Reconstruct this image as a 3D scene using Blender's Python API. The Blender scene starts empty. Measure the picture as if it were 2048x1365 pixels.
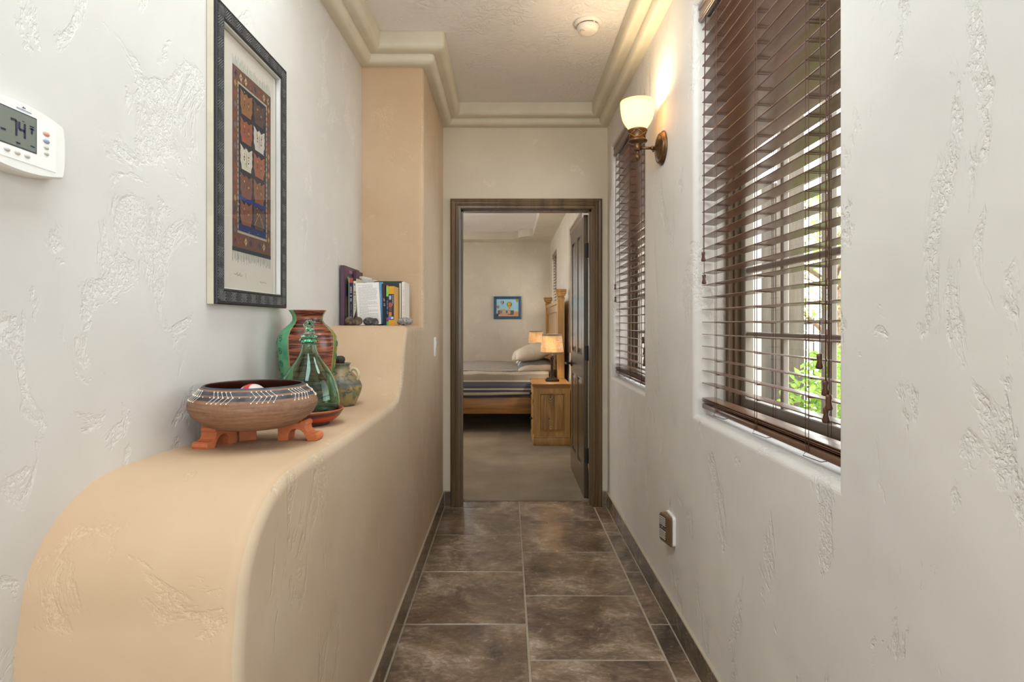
import bpy, bmesh, math, random
from mathutils import Vector, Matrix
random.seed(7)
PI = math.pi
SC = bpy.context.scene
COL = SC.collection

# ------------------------------------------------------------------ camera, world, light
F = 1155.0                       # focal length in pixels of the 2048 px wide frame
CX, CY, CAMZ = 1015.0, 648.0, 1.26
cd = bpy.data.cameras.new('camera'); cam = bpy.data.objects.new('camera', cd); COL.objects.link(cam)
cam.location = (0, 0, CAMZ); cam.rotation_euler = (PI/2, 0, 0)
cd.sensor_width = 36.0; cd.sensor_fit = 'HORIZONTAL'; cd.lens = 36.0*F/2048.0
cd.shift_x = (1024-CX)/2048.0; cd.shift_y = -(682.5-CY)/2048.0
cd.clip_start = 0.05
SC.camera = cam

W = bpy.data.worlds.new('sky'); SC.world = W; W.use_nodes = True
wn = W.node_tree.nodes; wn.clear()
wo = wn.new('ShaderNodeOutputWorld'); wb = wn.new('ShaderNodeBackground')
wb.inputs['Color'].default_value = (0.90, 0.96, 1.0, 1); wb.inputs['Strength'].default_value = 5.5
W.node_tree.links.new(wb.outputs[0], wo.inputs[0])

def lamp(name, kind, loc, energy, color=(1, 1, 1), rot=(0, 0, 0), **kw):
    d = bpy.data.lights.new(name, kind); d.energy = energy; d.color = color
    for k, v in kw.items(): setattr(d, k, v)
    o = bpy.data.objects.new(name, d); o.location = loc; o.rotation_euler = rot; COL.objects.link(o)
    return o
# sun behind the house, lighting the garden beyond the eaves
lamp('sun', 'SUN', (-3, 2, 8), 6.0, (1, .95, .86), (math.radians(8), math.radians(-42), 0), angle=.02)
# unseen fill lights added in the hall and in the room behind the camera
lamp('rear_fill', 'AREA', (0.9, -3.75, 1.25), 102, (.85, .95, 1.0), (math.radians(90), 0, 0), shape='RECTANGLE', size=4.2, size_y=2.3)  # broad frontal fill, added; the wall behind it has no doors
lamp('rear_overhead_fill', 'AREA', (1.4, -1.8, 2.6), 40, (.97, .98, 1.0), (0, 0, 0), shape='DISK', size=.6)  # added fill from above, without a fixture
lamp('hall_point_fill', 'POINT', (.32, 1.75, 2.22), 6.5, (.88, .95, 1.0), shadow_soft_size=.14)  # added point fill for the hall walls and ceiling, no globe hangs here
lamp('hall_overhead_fill', 'AREA', (-.40, .9, 2.735), 21, (.84, .94, 1.0), (0, 0, 0), shape='RECTANGLE', size=.5, size_y=2.0)  # added overhead fill for ledge top and walls, the ceiling has no opening
# fill light added at the bedroom's left, where the wall has no windows
lamp('bedroom_fill', 'AREA', (-2.85, 6.6, 1.6), 52, (1.0, .98, .95), (0, math.radians(-90), 0), shape='RECTANGLE', size=1.5, size_y=2.6)

SC.view_settings.view_transform = 'Standard'; SC.view_settings.look = 'None'
SC.view_settings.gamma = 1.0; SC.view_settings.exposure = 0.27
SC.view_settings.use_curve_mapping = False
cy = SC.cycles
cy.use_denoising = True; cy.max_bounces = 10; cy.diffuse_bounces = 6; cy.glossy_bounces = 5
cy.transmission_bounces = 10; cy.transparent_max_bounces = 24
cy.caustics_reflective = False; cy.caustics_refractive = False
cy.sample_clamp_indirect = 6.0

# ------------------------------------------------------------------ helpers
def lin(c):
    r = []
    for v in c[:3]:
        v = v/255.0
        r.append(v/12.92 if v <= .04045 else ((v+.055)/1.055)**2.4)
    return (r[0], r[1], r[2], 1.0)

class NT:
    def __init__(s, name):
        s.m = bpy.data.materials.new(name); s.m.use_nodes = True
        s.t = s.m.node_tree; s.n = s.t.nodes; s.n.clear()
        s.out = s.n.new('ShaderNodeOutputMaterial')
    def new(s, t, **kw):
        n = s.n.new(t)
        for k, v in kw.items():
            if k.startswith('i_'): n.inputs[k[2:].replace('_', ' ')].default_value = v
            else: setattr(n, k, v)
        return n
    def link(s, a, b): s.t.links.new(a, b)
    def bsdf(s, color=None, rough=.5, metal=0, spec=.5):
        b = s.n.new('ShaderNodeBsdfPrincipled')
        if color is not None: b.inputs['Base Color'].default_value = color
        b.inputs['Roughness'].default_value = rough; b.inputs['Metallic'].default_value = metal
        b.inputs['Specular IOR Level'].default_value = spec
        s.link(b.outputs[0], s.out.inputs[0]); s.b = b
        return b
    def coords(s, scale=(1, 1, 1), loc=(0, 0, 0), rot=(0, 0, 0), kind='Object', rnd=False):
        tc = s.n.new('ShaderNodeTexCoord'); mp = s.n.new('ShaderNodeMapping')
        mp.inputs['Scale'].default_value = scale; mp.inputs['Location'].default_value = loc
        mp.inputs['Rotation'].default_value = rot
        s.link(tc.outputs[kind], mp.inputs[0])
        if rnd:
            oi = s.n.new('ShaderNodeObjectInfo'); mu = s.n.new('ShaderNodeMath'); mu.operation = 'MULTIPLY'
            mu.inputs[1].default_value = 37.0
            s.link(oi.outputs['Random'], mu.inputs[0]); s.link(mu.outputs[0], mp.inputs['Location'])
        return mp.outputs[0]
    def noise(s, vec, scale, detail=3, rough=.5, dist=0):
        n = s.n.new('ShaderNodeTexNoise')
        n.inputs['Scale'].default_value = scale; n.inputs['Detail'].default_value = detail
        n.inputs['Roughness'].default_value = rough; n.inputs['Distortion'].default_value = dist
        s.link(vec, n.inputs['Vector'])
        return n.outputs['Fac']
    def ramp(s, fac, stops, interp='LINEAR'):
        r = s.n.new('ShaderNodeValToRGB'); r.color_ramp.interpolation = interp
        e = r.color_ramp.elements
        while len(e) < len(stops): e.new(.5)
        for i, (p, c) in enumerate(stops):
            e[i].position = p; e[i].color = c if len(c) == 4 else lin(c)
        s.link(fac, r.inputs[0])
        return r.outputs['Color']
    def math(s, op, a, b=None, clamp=False):
        m = s.n.new('ShaderNodeMath'); m.operation = op; m.use_clamp = clamp
        for i, v in enumerate((a, b)):
            if v is None: continue
            if isinstance(v, (int, float)): m.inputs[i].default_value = v
            else: s.link(v, m.inputs[i])
        return m.outputs[0]
    def mix(s, fac, a, b, mode='MIX'):
        m = s.n.new('ShaderNodeMix'); m.data_type = 'RGBA'; m.blend_type = mode
        for i, v in ((0, fac), (6, a), (7, b)):
            if isinstance(v, (int, float)): m.inputs[i].default_value = v
            elif isinstance(v, tuple): m.inputs[i].default_value = v if len(v) == 4 else lin(v)
            else: s.link(v, m.inputs[i])
        return m.outputs[2]
    def bump(s, h, strength=.5, dist=.003):
        b = s.n.new('ShaderNodeBump'); b.inputs['Strength'].default_value = strength
        b.inputs['Distance'].default_value = dist
        s.link(h, b.inputs['Height']); s.link(b.outputs[0], s.b.inputs['Normal'])

def BW(v): return (v, v, v, 1)

def plain(name, c, rough=.5, metal=0, spec=.5, var=.0, nscale=8, bump=0):
    t = NT(name); t.bsdf(lin(c), rough, metal, spec)
    if var or bump:
        v = t.coords()
        f = t.noise(v, nscale, 5, .6)
        if var:
            d = tuple(max(0, x*(1-var)) for x in c); u = tuple(min(255, x*(1+var)) for x in c)
            t.link(t.ramp(f, [(.3, d), (.7, u)]), t.b.inputs['Base Color'])
        if bump: t.bump(f, .5, bump)
    return t.m

def plaster(name, c, patch=.55, strength=.55, stretch=(1, 1, .85), c2=None, rough=.62):
    t = NT(name); t.bsdf(lin(c), rough, 0, .35)
    v = t.coords(stretch)
    n1 = t.noise(v, 5.5, 6, .62, .8)
    mask = t.ramp(n1, [(patch, BW(0)), (patch+.045, BW(1))])
    v2 = t.coords()
    n2 = t.noise(v2, 120, 3, .6, .5)
    n2c = t.ramp(n2, [(.42, BW(0)), (.6, BW(1))])
    n3 = t.noise(v2, 4.0, 2, .5)
    n4 = t.noise(v2, 24, 3, .5)
    rough_h = t.math('MULTIPLY', mask, n2c)
    h = t.math('ADD', t.math('MULTIPLY', rough_h, -.34), t.math('MULTIPLY', mask, -.26))
    h = t.math('ADD', h, t.math('MULTIPLY', n3, 2.2))
    h = t.math('ADD', h, t.math('MULTIPLY', n4, .16))
    d = c2 or tuple(x*.955 for x in c)
    u = tuple(min(255, x*1.012) for x in c)
    cc = t.ramp(t.noise(v2, 1.6, 4, .6), [(.32, d), (.68, u)])
    t.link(t.mix(t.math('MULTIPLY', rough_h, .5), cc, tuple(min(255, x*1.10) for x in c)), t.b.inputs['Base Color'])  # patches tinted lighter, painting in the light their ridges catch
    t.bump(h, strength, .0055)
    return t.m

def knockdown(name, c, scale=24):
    t = NT(name); t.bsdf(lin(c), .7, 0, .3)
    v = t.coords()
    n1 = t.noise(v, scale, 4, .55, 1.6)
    m = t.ramp(n1, [(.42, BW(0)), (.57, BW(1))])
    m2 = t.ramp(t.noise(v, 5, 2, .5), [(.35, BW(.25)), (.6, BW(1))])
    t.bump(t.math('MULTIPLY', m, m2), .75, .0035)
    return t.m

def wood(name, dark, light, axis='Z', scale=1.0, rough=.42, knots=False, contrast=(.3, .7), spec=.5):
    t = NT(name); t.bsdf(lin(light), rough, 0, spec)
    st = {'X': (1.2, 16, 16), 'Y': (16, 1.2, 16), 'Z': (16, 16, 1.2)}[axis]
    v = t.coords(tuple(a*scale for a in st), rnd=True)
    f = t.noise(v, 1.6, 6, .62, .7)
    v2 = t.coords(tuple(a*scale*.35 for a in st), rnd=True)
    f2 = t.noise(v2, 1.2, 3, .5, 1.0)
    ff = t.math('ADD', t.math('MULTIPLY', f, .6), t.math('MULTIPLY', f2, .4))
    t.link(t.ramp(ff, [(contrast[0], dark), (contrast[1], light)]), t.b.inputs['Base Color'])
    t.bump(f, .25, .0015)
    return t.m

def metal_mat(name, c, rough=.35, var=.15):
    t = NT(name); t.bsdf(lin(c), rough, .85, .5)
    f = t.noise(t.coords(), 30, 4, .6)
    t.link(t.ramp(f, [(.3, tuple(x*(1-var) for x in c)), (.7, tuple(min(255, x*(1+var)) for x in c))]), t.b.inputs['Base Color'])
    return t.m

def pane_mat(name, tint=(1, 1, 1, 1), gloss=1.0):
    t = NT(name)
    tr = t.new('ShaderNodeBsdfTransparent'); tr.inputs['Color'].default_value = tint
    gl = t.new('ShaderNodeBsdfGlossy'); gl.inputs['Roughness'].default_value = .0
    lw = t.new('ShaderNodeLayerWeight'); lw.inputs['Blend'].default_value = .5
    f5 = t.math('POWER', lw.outputs['Facing'], 5.0)
    fr = t.math('ADD', t.math('MULTIPLY', f5, .92), .05)
    mx = t.new('ShaderNodeMixShader')
    t.link(t.math('MULTIPLY', fr, gloss, True), mx.inputs[0])
    t.link(tr.outputs[0], mx.inputs[1]); t.link(gl.outputs[0], mx.inputs[2])
    t.link(mx.outputs[0], t.out.inputs[0])
    return t.m

def print_mat(name, rough=.6):
    t = NT(name); t.bsdf(None, rough, 0, .3)
    a = t.new('ShaderNodeAttribute'); a.attribute_name = 'Col'
    t.link(a.outputs['Color'], t.b.inputs['Base Color'])
    return t.m

class B:
    """collects shapes in a bmesh and links them as one mesh object"""
    def __init__(s): s.bm = bmesh.new()
    def _tag(s, before, mi, smooth):
        for f in s.bm.faces:
            if f not in before: f.material_index = mi; f.smooth = smooth
    def box(s, x0, x1, y0, y1, z0, z1, bev=0, mi=0, rot=None, seg=2):
        before = set(s.bm.faces)
        c = Vector(((x0+x1)/2, (y0+y1)/2, (z0+z1)/2))
        M = Matrix.Translation(c) @ (rot.to_4x4() if rot else Matrix.Identity(4)) @ Matrix.Diagonal((abs(x1-x0), abs(y1-y0), abs(z1-z0), 1))
        r = bmesh.ops.create_cube(s.bm, size=1, matrix=M)
        if bev > 0:
            es = list({e for v in r['verts'] for e in v.link_edges})
            bmesh.ops.bevel(s.bm, geom=es, offset=bev, segments=seg, profile=.5, affect='EDGES')
        s._tag(before, mi, bev > 0 and seg > 1)
        return s
    def poly(s, pts, mi=0, smooth=False):
        f = s.bm.faces.new([s.bm.verts.new(p) for p in pts]); f.material_index = mi; f.smooth = smooth
        return s
    def loops(s, loops, closed=True, cap0=False, cap1=False, mi=0, smooth=True):
        """skin consecutive loops of points"""
        vs = [[s.bm.verts.new(p) for p in l] for l in loops]
        n = len(vs[0])
        for a, b in zip(vs, vs[1:]):
            for i in range(n if closed else n-1):
                j = (i+1) % n
                try:
                    f = s.bm.faces.new((a[i], a[j], b[j], b[i])); f.material_index = mi; f.smooth = smooth
                except ValueError: pass
        for flag, l in ((cap0, vs[0]), (cap1, vs[-1])):
            if flag:
                f = s.bm.faces.new(l); f.material_index = mi; f.smooth = False
        return s
    def lathe(s, prof, n=32, c=(0, 0, 0), mi=0, caps=(True, True), wob=0, seed=0):
        L = []
        for (r, z) in prof:
            L.append([(c[0]+r*math.cos(2*PI*k/n), c[1]+r*math.sin(2*PI*k/n), c[2]+z) for k in range(n)])
        return s.loops(L, True, caps[0], caps[1], mi, True)
    def tube(s, pts, r, n=8, mi=0, caps=True):
        pts = [Vector(p) for p in pts]
        rs = r if isinstance(r, (list, tuple)) else [r]*len(pts)
        L = []; up = None
        for i, p in enumerate(pts):
            d = (pts[min(i+1, len(pts)-1)]-pts[max(i-1, 0)]).normalized()
            if up is None:
                up = Vector((0, 0, 1)) if abs(d.z) < .9 else Vector((1, 0, 0))
            a = d.cross(up).normalized(); up = a.cross(d).normalized()
            L.append([p+rs[i]*(math.cos(2*PI*k/n)*a+math.sin(2*PI*k/n)*up) for k in range(n)])
        return s.loops(L, True, caps, caps, mi, True)
    def sphere(s, c, r, u=16, v=10, mi=0):
        r = (r, r, r) if isinstance(r, (int, float)) else r
        before = set(s.bm.faces)
        bmesh.ops.create_uvsphere(s.bm, u_segments=u, v_segments=v, radius=1, matrix=Matrix.Translation(c) @ Matrix.Diagonal((*r, 1)))
        s._tag(before, mi, True)
        return s
    def prism(s, pts2, plane, a, b, mi=0, smooth=False):
        """extrude a 2D polygon; plane 'XY','XZ','YZ'"""
        def P(p, h):
            return {'XY': (p[0], p[1], h), 'XZ': (p[0], h, p[1]), 'YZ': (h, p[0], p[1])}[plane]
        return s.loops([[P(p, a) for p in pts2], [P(p, b) for p in pts2]], True, True, True, mi, smooth)
    def xform(s, M):
        bmesh.ops.transform(s.bm, matrix=M, verts=s.bm.verts); return s
    def obj(s, name, mats, parent=None, ws=True, sub=0, weld=0, tri=False):
        if weld: bmesh.ops.remove_doubles(s.bm, verts=s.bm.verts, dist=weld)
        bmesh.ops.recalc_face_normals(s.bm, faces=s.bm.faces)
        if tri: bmesh.ops.triangulate(s.bm, faces=s.bm.faces)
        me = bpy.data.meshes.new(name)
        if parent is not None and ws:
            bmesh.ops.transform(s.bm, matrix=world_of(parent).inverted(), verts=s.bm.verts)
        s.bm.to_mesh(me); s.bm.free()
        for m in (mats if isinstance(mats, (list, tuple)) else [mats]): me.materials.append(m)
        o = bpy.data.objects.new(name, me); COL.objects.link(o)
        if parent is not None: o.parent = parent
        if sub:
            md = o.modifiers.new('sub', 'SUBSURF'); md.levels = sub; md.render_levels = sub
        return o

def world_of(o):
    M = Matrix.LocRotScale(o.location, o.rotation_euler.to_matrix(), o.scale)
    return world_of(o.parent) @ M if o.parent else M

def thing(name, label, cat, loc=(0, 0, 0), rotz=0, group=None):
    o = bpy.data.objects.new(name, None); COL.objects.link(o); o.empty_display_size = .05
    o.location = loc; o.rotation_euler = (0, 0, rotz)
    o['label'] = label; o['category'] = cat
    if group: o['group'] = group
    return o
def tag(o, label, cat, group=None):
    o['label'] = label; o['category'] = cat
    if group: o['group'] = group
    return o
def struct(o):
    o['kind'] = 'structure'; return o
def sroot(name, loc=(0, 0, 0), rotz=0):
    o = bpy.data.objects.new(name, None); COL.objects.link(o); o.location = loc; o.rotation_euler = (0, 0, rotz)
    o.empty_display_size = .05
    return struct(o)
def stuff(o):
    o['kind'] = 'stuff'; return o

class Art:
    """flat print made of coloured polygons on a plane, f(u, v, w) gives the point"""
    def __init__(s): s.p = []
    def poly(s, pts, c, lay=1): s.p.append((pts, c, lay)); return s
    def rect(s, u0, u1, v0, v1, c, lay=1): return s.poly([(u0, v0), (u1, v0), (u1, v1), (u0, v1)], c, lay)
    def disc(s, u, v, r, c, lay=1, n=14, ry=None):
        ry = ry or r
        return s.poly([(u+r*math.cos(2*PI*k/n), v+ry*math.sin(2*PI*k/n)) for k in range(n)], c, lay)
    def line(s, pts, w, c, lay=2):
        for (a, b), (d, e) in zip(pts, pts[1:]):
            L = math.hypot(d-a, e-b) or 1e-6; nx, ny = -(e-b)/L*w/2, (d-a)/L*w/2
            s.poly([(a+nx, b+ny), (d+nx, e+ny), (d-nx, e-ny), (a-nx, b-ny)], c, lay)
        return s
    def obj(s, name, f, mat, parent=None, step=.00025, ws=True):
        vs, fs, cols = [], [], []
        for pts, c, lay in s.p:
            k = len(vs); vs += [tuple(f(u, v, lay*step)) for u, v in pts]; fs.append(list(range(k, k+len(pts))))
            cols += [lin(c)]*len(pts)
        me = bpy.data.meshes.new(name)
        if parent is not None and ws:
            Mi = world_of(parent).inverted(); vs = [tuple(Mi @ Vector(v)) for v in vs]
        me.from_pydata(vs, [], fs)
        a = me.color_attributes.new('Col', 'FLOAT_COLOR', 'CORNER')
        flat = []
        for c in cols: flat += list(c)
        a.data.foreach_set('color', flat)
        me.materials.append(mat)
        o = bpy.data.objects.new(name, me); COL.objects.link(o)
        if parent is not None: o.parent = parent
        return o

def sweep_rect(b, prof, rect, P, closed=True, mi=0):
    """mitred frame: prof = [(u outward from the rect, h)], rect = (a0, a1, c0, c1); P(a, c, h) -> point"""
    a0, a1, c0, c1 = rect
    def corner(sa, sc): return [P((a0-u) if sa < 0 else (a1+u), (c0-u) if sc < 0 else (c1+u), h) for u, h in prof]
    if closed:
        L = [corner(-1, -1), corner(-1, 1), corner(1, 1), corner(1, -1), corner(-1, -1)]
    else:
        def foot(sa): return [P((a0-u) if sa < 0 else (a1+u), c0, h) for u, h in prof]
        L = [foot(-1), corner(-1, 1), corner(1, 1), foot(1)]
    b.loops(L, True, not closed, not closed, mi, False)
    return b
def sweep_path(b, prof, path, z=None, mi=0, smooth=True):
    """open horizontal path in XY; prof = [(p to the right of travel, z)]"""
    L = []
    for i, p in enumerate(path):
        if len(p) == 3:          # rounded outer corner between travel along +x and travel along +y
            for k in range(7):
                t = k/6*PI/2
                L.append([(p[0]+q-p[2]+p[2]*math.sin(t), p[1]-q+p[2]-p[2]*math.cos(t), zz) for q, zz in prof])
            continue
        p = Vector(p)
        d0 = (p-Vector(path[i-1][:2])).normalized() if i > 0 else None
        d1 = (Vector(path[i+1][:2])-p).normalized() if i < len(path)-1 else None
        d0 = d0 or d1; d1 = d1 or d0
        n0 = Vector((d0.y, -d0.x)); n1 = Vector((d1.y, -d1.x))
        m = (n0+n1).normalized(); k = 1.0/max(.3, m.dot(n0))
        L.append([(p.x+m.x*k*q, p.y+m.y*k*q, zz) for q, zz in prof])
    b.loops(L, True, True, True, mi, smooth)
    return b

# ------------------------------------------------------------------ materials
M_cream = plaster('cream_plaster_dimmed', (208, 204, 198), .565, .47)  # same paint as the right wall, darkened to offset the strong light here
M_creamR = plaster('cream_plaster_right', (222, 217, 210), .55, .8, (1, 1, .5))
M_end = plaster('warm_cream_plaster', (216, 206, 186), .6, .35)
M_bed = plaster('bedroom_plaster', (208, 199, 182), .56, .6)
M_adobe = plaster('adobe_plaster', (199, 173, 143), .6, .5, (1, 1, 1), (190, 160, 127))
M_adobe_side = plaster('adobe_side_plaster', (200, 181, 157), .545, .75, (1, 1, .5), (192, 168, 139))
M_ceil = knockdown('ceiling_texture', (236, 231, 226))
M_crown = plain('crown_paint', (212, 204, 184), .5, var=.03, nscale=5, bump=.001)
M_grout = plain('grout', (176, 164, 146), .85, var=.06, nscale=30)
M_caulk = plain('caulk', (185, 172, 152), .8)
M_white = plain('white_plastic', (232, 231, 226), .4)
M_print = print_mat('printed_colours')
M_printg = print_mat('glossy_print', .3)
M_pane = pane_mat('window_glass')
M_picglass = pane_mat('picture_glass', gloss=.8)
M_bronze = metal_mat('aged_bronze', (112, 84, 58), .38)
M_black = plain('black_iron', (26, 24, 22), .4, .3)
M_dark = plain('dark_gap', (18, 16, 14), .7)
M_slat = wood('blind_wood', (52, 30, 20), (92, 58, 40), 'Y', 1.0, .3)
M_slatX = wood('blind_wood_x', (84, 58, 44), (130, 95, 75), 'X', 1.0, .3)
for m_ in (M_slat, M_slatX):
    b_ = [n for n in m_.node_tree.nodes if n.type == 'BSDF_PRINCIPLED'][0]
    b_.inputs['Coat Weight'].default_value = .38; b_.inputs['Coat Roughness'].default_value = .16
M_cord = plain('blind_cord', (96, 62, 46), .7)
M_tassel = wood('tassel_wood', (70, 40, 26), (104, 66, 46), 'Z', 2.0, .35)
M_winframe = wood('window_frame_wood', (98, 80, 60), (136, 116, 92), 'Z', .8, .45)
M_sash = plain('sash_bronze_paint', (148, 140, 129), .45)
M_casing = wood('door_casing_wood', (70, 52, 33), (122, 98, 68), 'Z', .7, .25)
M_doorwood = wood('door_wood', (62, 50, 36), (104, 88, 66), 'Z', .7, .22)
M_pine = wood('rustic_pine', (126, 88, 42), (194, 150, 86), 'Z', .8, .45)
M_pineX = wood('rustic_pine_x', (100, 64, 28), (180, 130, 70), 'X', .8, .4)
M_pineY = wood('rustic_pine_y', (126, 88, 42), (194, 150, 86), 'Y', .8, .45)

def tile_mat(name, k=1.2):
    t = NT(name); t.bsdf(None, .3, 0, .5)
    v = t.coords(rnd=True)
    n1 = t.noise(v, 3.4, 8, .70, .6)
    n2 = t.noise(t.coords((1, 1.8, 1), rnd=True), 20, 7, .74, 1.0)
    f = t.math('ADD', t.math('MULTIPLY', n1, .66), t.math('MULTIPLY', n2, .34))
    c1 = t.ramp(f, [(.36, (56*k, 46*k, 39*k)), (.46, (92*k, 78*k, 66*k)), (.54, (122*k, 105*k, 88*k)), (.65, (172*k, 157*k, 141*k))])
    n3 = t.noise(v, 3.2, 3, .5)
    c2 = t.mix(t.ramp(n3, [(.48, BW(0)), (.7, BW(.42))]), c1, (122*k, 96*k, 68*k))
    t.link(c2, t.b.inputs['Base Color'])
    t.link(t.ramp(n2, [(.3, BW(.15)), (.7, BW(.30))]), t.b.inputs['Roughness'])
    t.bump(n1, .12, .002)
    return t.m
M_tile = tile_mat('floor_tile')
M_basetile = tile_mat('baseboard_tile', 1.0)
# ------------------------------------------------------------------ the shell of the hall
XR, XL0, XLK = .69, -.83, .0195          # right wall; left wall runs x = XL0 + XLK*y
XF = -.445                               # right face of the plaster ledge
D, D2 = 3.987, 4.12                      # the two faces of the end wall
YP, ZS, ZC = 3.05, 1.252, 2.745          # pilaster front, book shelf, ceiling
BX, BY = .70, 9.40                       # bedroom right wall, bedroom back wall
def xl(y): return XL0+XLK*y

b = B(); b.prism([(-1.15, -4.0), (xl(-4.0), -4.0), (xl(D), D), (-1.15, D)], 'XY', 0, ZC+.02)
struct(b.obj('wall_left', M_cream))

def wall_with_windows(name, x, y0, y1, z0, z1, holes, thick, mat, r=.022):
    """wall facing -x at x, openings (ya, yb, za, zb) with bullnosed plaster edges"""
    b = B()
    ys = sorted({y0, y1, *[h[0]-r for h in holes], *[h[1]+r for h in holes]})
    zs = sorted({z0, z1, *[h[2]-r for h in holes], *[h[3]+r for h in holes]})
    for ya, yb in zip(ys, ys[1:]):
        for za, zb in zip(zs, zs[1:]):
            my, mz = (ya+yb)/2, (za+zb)/2
            if any(h[0]-r < my < h[1]+r and h[2]-r < mz < h[3]+r for h in holes): continue
            b.poly([(x, ya, za), (x, yb, za), (x, yb, zb), (x, ya, zb)])
            b.poly([(x+thick, ya, za), (x+thick, ya, zb), (x+thick, yb, zb), (x+thick, yb, za)])
    for h in holes:
        L = []
        for k in range(7):
            t = k/6*PI/2
            o = r*(1-math.sin(t)); xx = x+r*(1-math.cos(t))
            L.append([(xx, h[0]-o, h[2]-o), (xx, h[1]+o, h[2]-o), (xx, h[1]+o, h[3]+o), (xx, h[0]-o, h[3]+o)])
        L.append([(x+thick, p[1], p[2]) for p in L[-1]])
        L.append([(x+thick, h[0]-r, h[2]-r), (x+thick, h[1]+r, h[2]-r), (x+thick, h[1]+r, h[3]+r), (x+thick, h[0]-r, h[3]+r)])
        b.loops(L, True, False, False, 0, False)
    b.box(x, x+thick, y0-.001, y0, z0, z1); b.box(x, x+thick, y1, y1+.001, z0, z1)
    b.box(x, x+thick, y0, y1, z1, z1+.01)
    o = b.obj(name, mat, weld=1e-5)
    for p in o.data.polygons: p.use_smooth = False
    return struct(o)
WIN = {1: (1.212, 2.137, .925, 2.435), 2: (2.914, 3.84, .912, 2.435), 3: (8.25, 9.2, .92, 2.35), 4: (5.45, 6.62, .94, 2.345)}
TH = .25
wall_with_windows('wall_right', XR, -.45, D, 0, ZC+.02, [WIN[1], WIN[2]], TH, M_creamR)
wall_with_windows('wall_bedroom_right', BX, D, BY+.2, 0, 2.78, [WIN[4], WIN[3]], TH-.01, M_bed)

# end wall with the doorway
OX0, OX1, OZ = -.321, .58, 2.05
b = B()
for (x0, x1, z0, z1) in ((-3.2, OX0-.02, 0, ZC+.02), (OX1+.02, BX, 0, ZC+.02), (OX0-.02, OX1+.02, OZ+.02, ZC+.02)):
    b.box(x0, x1, D, D2, z0, z1)
struct(b.obj('wall_end', M_end))

# plaster ledge that rises to the book shelf and the pilaster, one extruded outline with a rounded outer edge
def arc(cy_, cz_, ry, rz, a0, a1, n):
    return [(cy_+ry*math.cos(a0+(a1-a0)*k/n), cz_+rz*math.sin(a0+(a1-a0)*k/n)) for k in range(n+1)]
prof = [(.955, 0), (.955, .3), (.950, .60), (.949, .71), (.956, .745), (.962, .775)]
prof += arc(1.205, .77, .243, .192, PI, PI/2, 14)[1:]
prof += [(1.35, .960), (1.5, .954), (1.7, .952), (1.9, .951), (2.1, .949), (2.2, .949)]
prof += [(2.28, .951), (2.335, .957), (2.375, .968), (2.405, .985), (2.428, 1.01), (2.447, 1.045), (2.475, 1.11), (2.505, 1.17), (2.53, 1.212), (2.545, 1.235), (2.562, 1.248), (2.59, ZS)]
prof += [(2.8, ZS), (YP, ZS), (YP, 1.6), (YP, 2.0), (YP, 2.4), (YP, ZC+.02)]
def offset(pl, d):
    out = []
    for i, p in enumerate(pl):
        a = Vector(pl[max(i-1, 0)]); c = Vector(pl[min(i+1, len(pl)-1)]); p = Vector(p)
        d0 = (p-a).normalized() if i > 0 else (c-p).normalized()
        d1 = (c-p).normalized() if i < len(pl)-1 else d0
        n0 = Vector((d0.y, -d0.x)); n1 = Vector((d1.y, -d1.x)); m = (n0+n1)
        m = m.normalized() if m.length > 1e-6 else n0
        k = 1/max(.45, m.dot(n0)); q = p+m*d*k
        out.append((q.x, q.y))
    return out
b = B(); R = .03
L = []
xs = [(-1.0, 0), (-.7, 0), (-.58, 0)]+[(XF-R+R*math.sin(k/7*PI/2), R*(1-math.cos(k/7*PI/2))) for k in range(8)]
for x, o in xs:
    pl = offset(prof, o) if o > 0 else prof
    L.append([(x, y, z) for y, z in pl])
b.loops(L[:7], False, mi=0, smooth=True); b.loops(L[6:], False, mi=1, smooth=True)
last = L[-1]
side = [p for p in last]+[(XF, D, ZC+.02), (XF, D, 0)]
ngon = b.bm.faces.new([b.bm.verts.new(p) for p in side]); ngon.material_index = 1
f0 = b.bm.faces.new([b.bm.verts.new(p) for p in L[0]+[(-1.0, D, ZC+.02), (-1.0, D, 0)]])
b.poly([(-1.0, .955, 0), (XF, .985, 0), (XF, D, 0), (-1.0, D, 0)]); b.poly([(-1.0, D, 0), (XF, D, 0), (XF, D, ZC+.02), (-1.0, D, ZC+.02)])
o = b.obj('wall_ledge', [M_adobe, M_adobe_side], weld=1e-5)
struct(o)
md = o.modifiers.new('edge', 'EDGE_SPLIT'); md.split_angle = math.radians(40)

# ceilings
b = B(); b.box(-1.15, XR+TH, -4.0, D, ZC, ZC+.12); b.box(XR+TH, 4.2, -4.0, -.45, ZC, ZC+.12)
struct(b.obj('ceiling', M_ceil))

# crown mouldings: two stacked rolls
rp = .026
path = [(xl(-4.0), -4.0), (xl(YP), YP)]
path += [(XF, YP, rp)]       # outer corner, rounded with a constant radius
path += [(XF, D), (XR, D), (XR, -.45)]
def roll(p, z0, z1, r): return [(-.01, z0+.004)]+[(p-r+r*math.sin(t), z0+r-r*math.cos(t)) for t in [k/6*PI/2 for k in range(7)]]+[(p, z1-.006), (p-.006, z1), (-.01, z1)]
b = B(); sweep_path(b, roll(.125, 2.656, ZC+.004, .032), path); o = b.obj('trim_1', M_crown)
struct(o); o.modifiers.new('edge', 'EDGE_SPLIT').split_angle = math.radians(32)
b = B(); sweep_path(b, roll(.066, 2.612, 2.662, .034), path); o = b.obj('trim_2', M_crown)
struct(o); o.modifiers.new('edge', 'EDGE_SPLIT').split_angle = math.radians(32)

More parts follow.
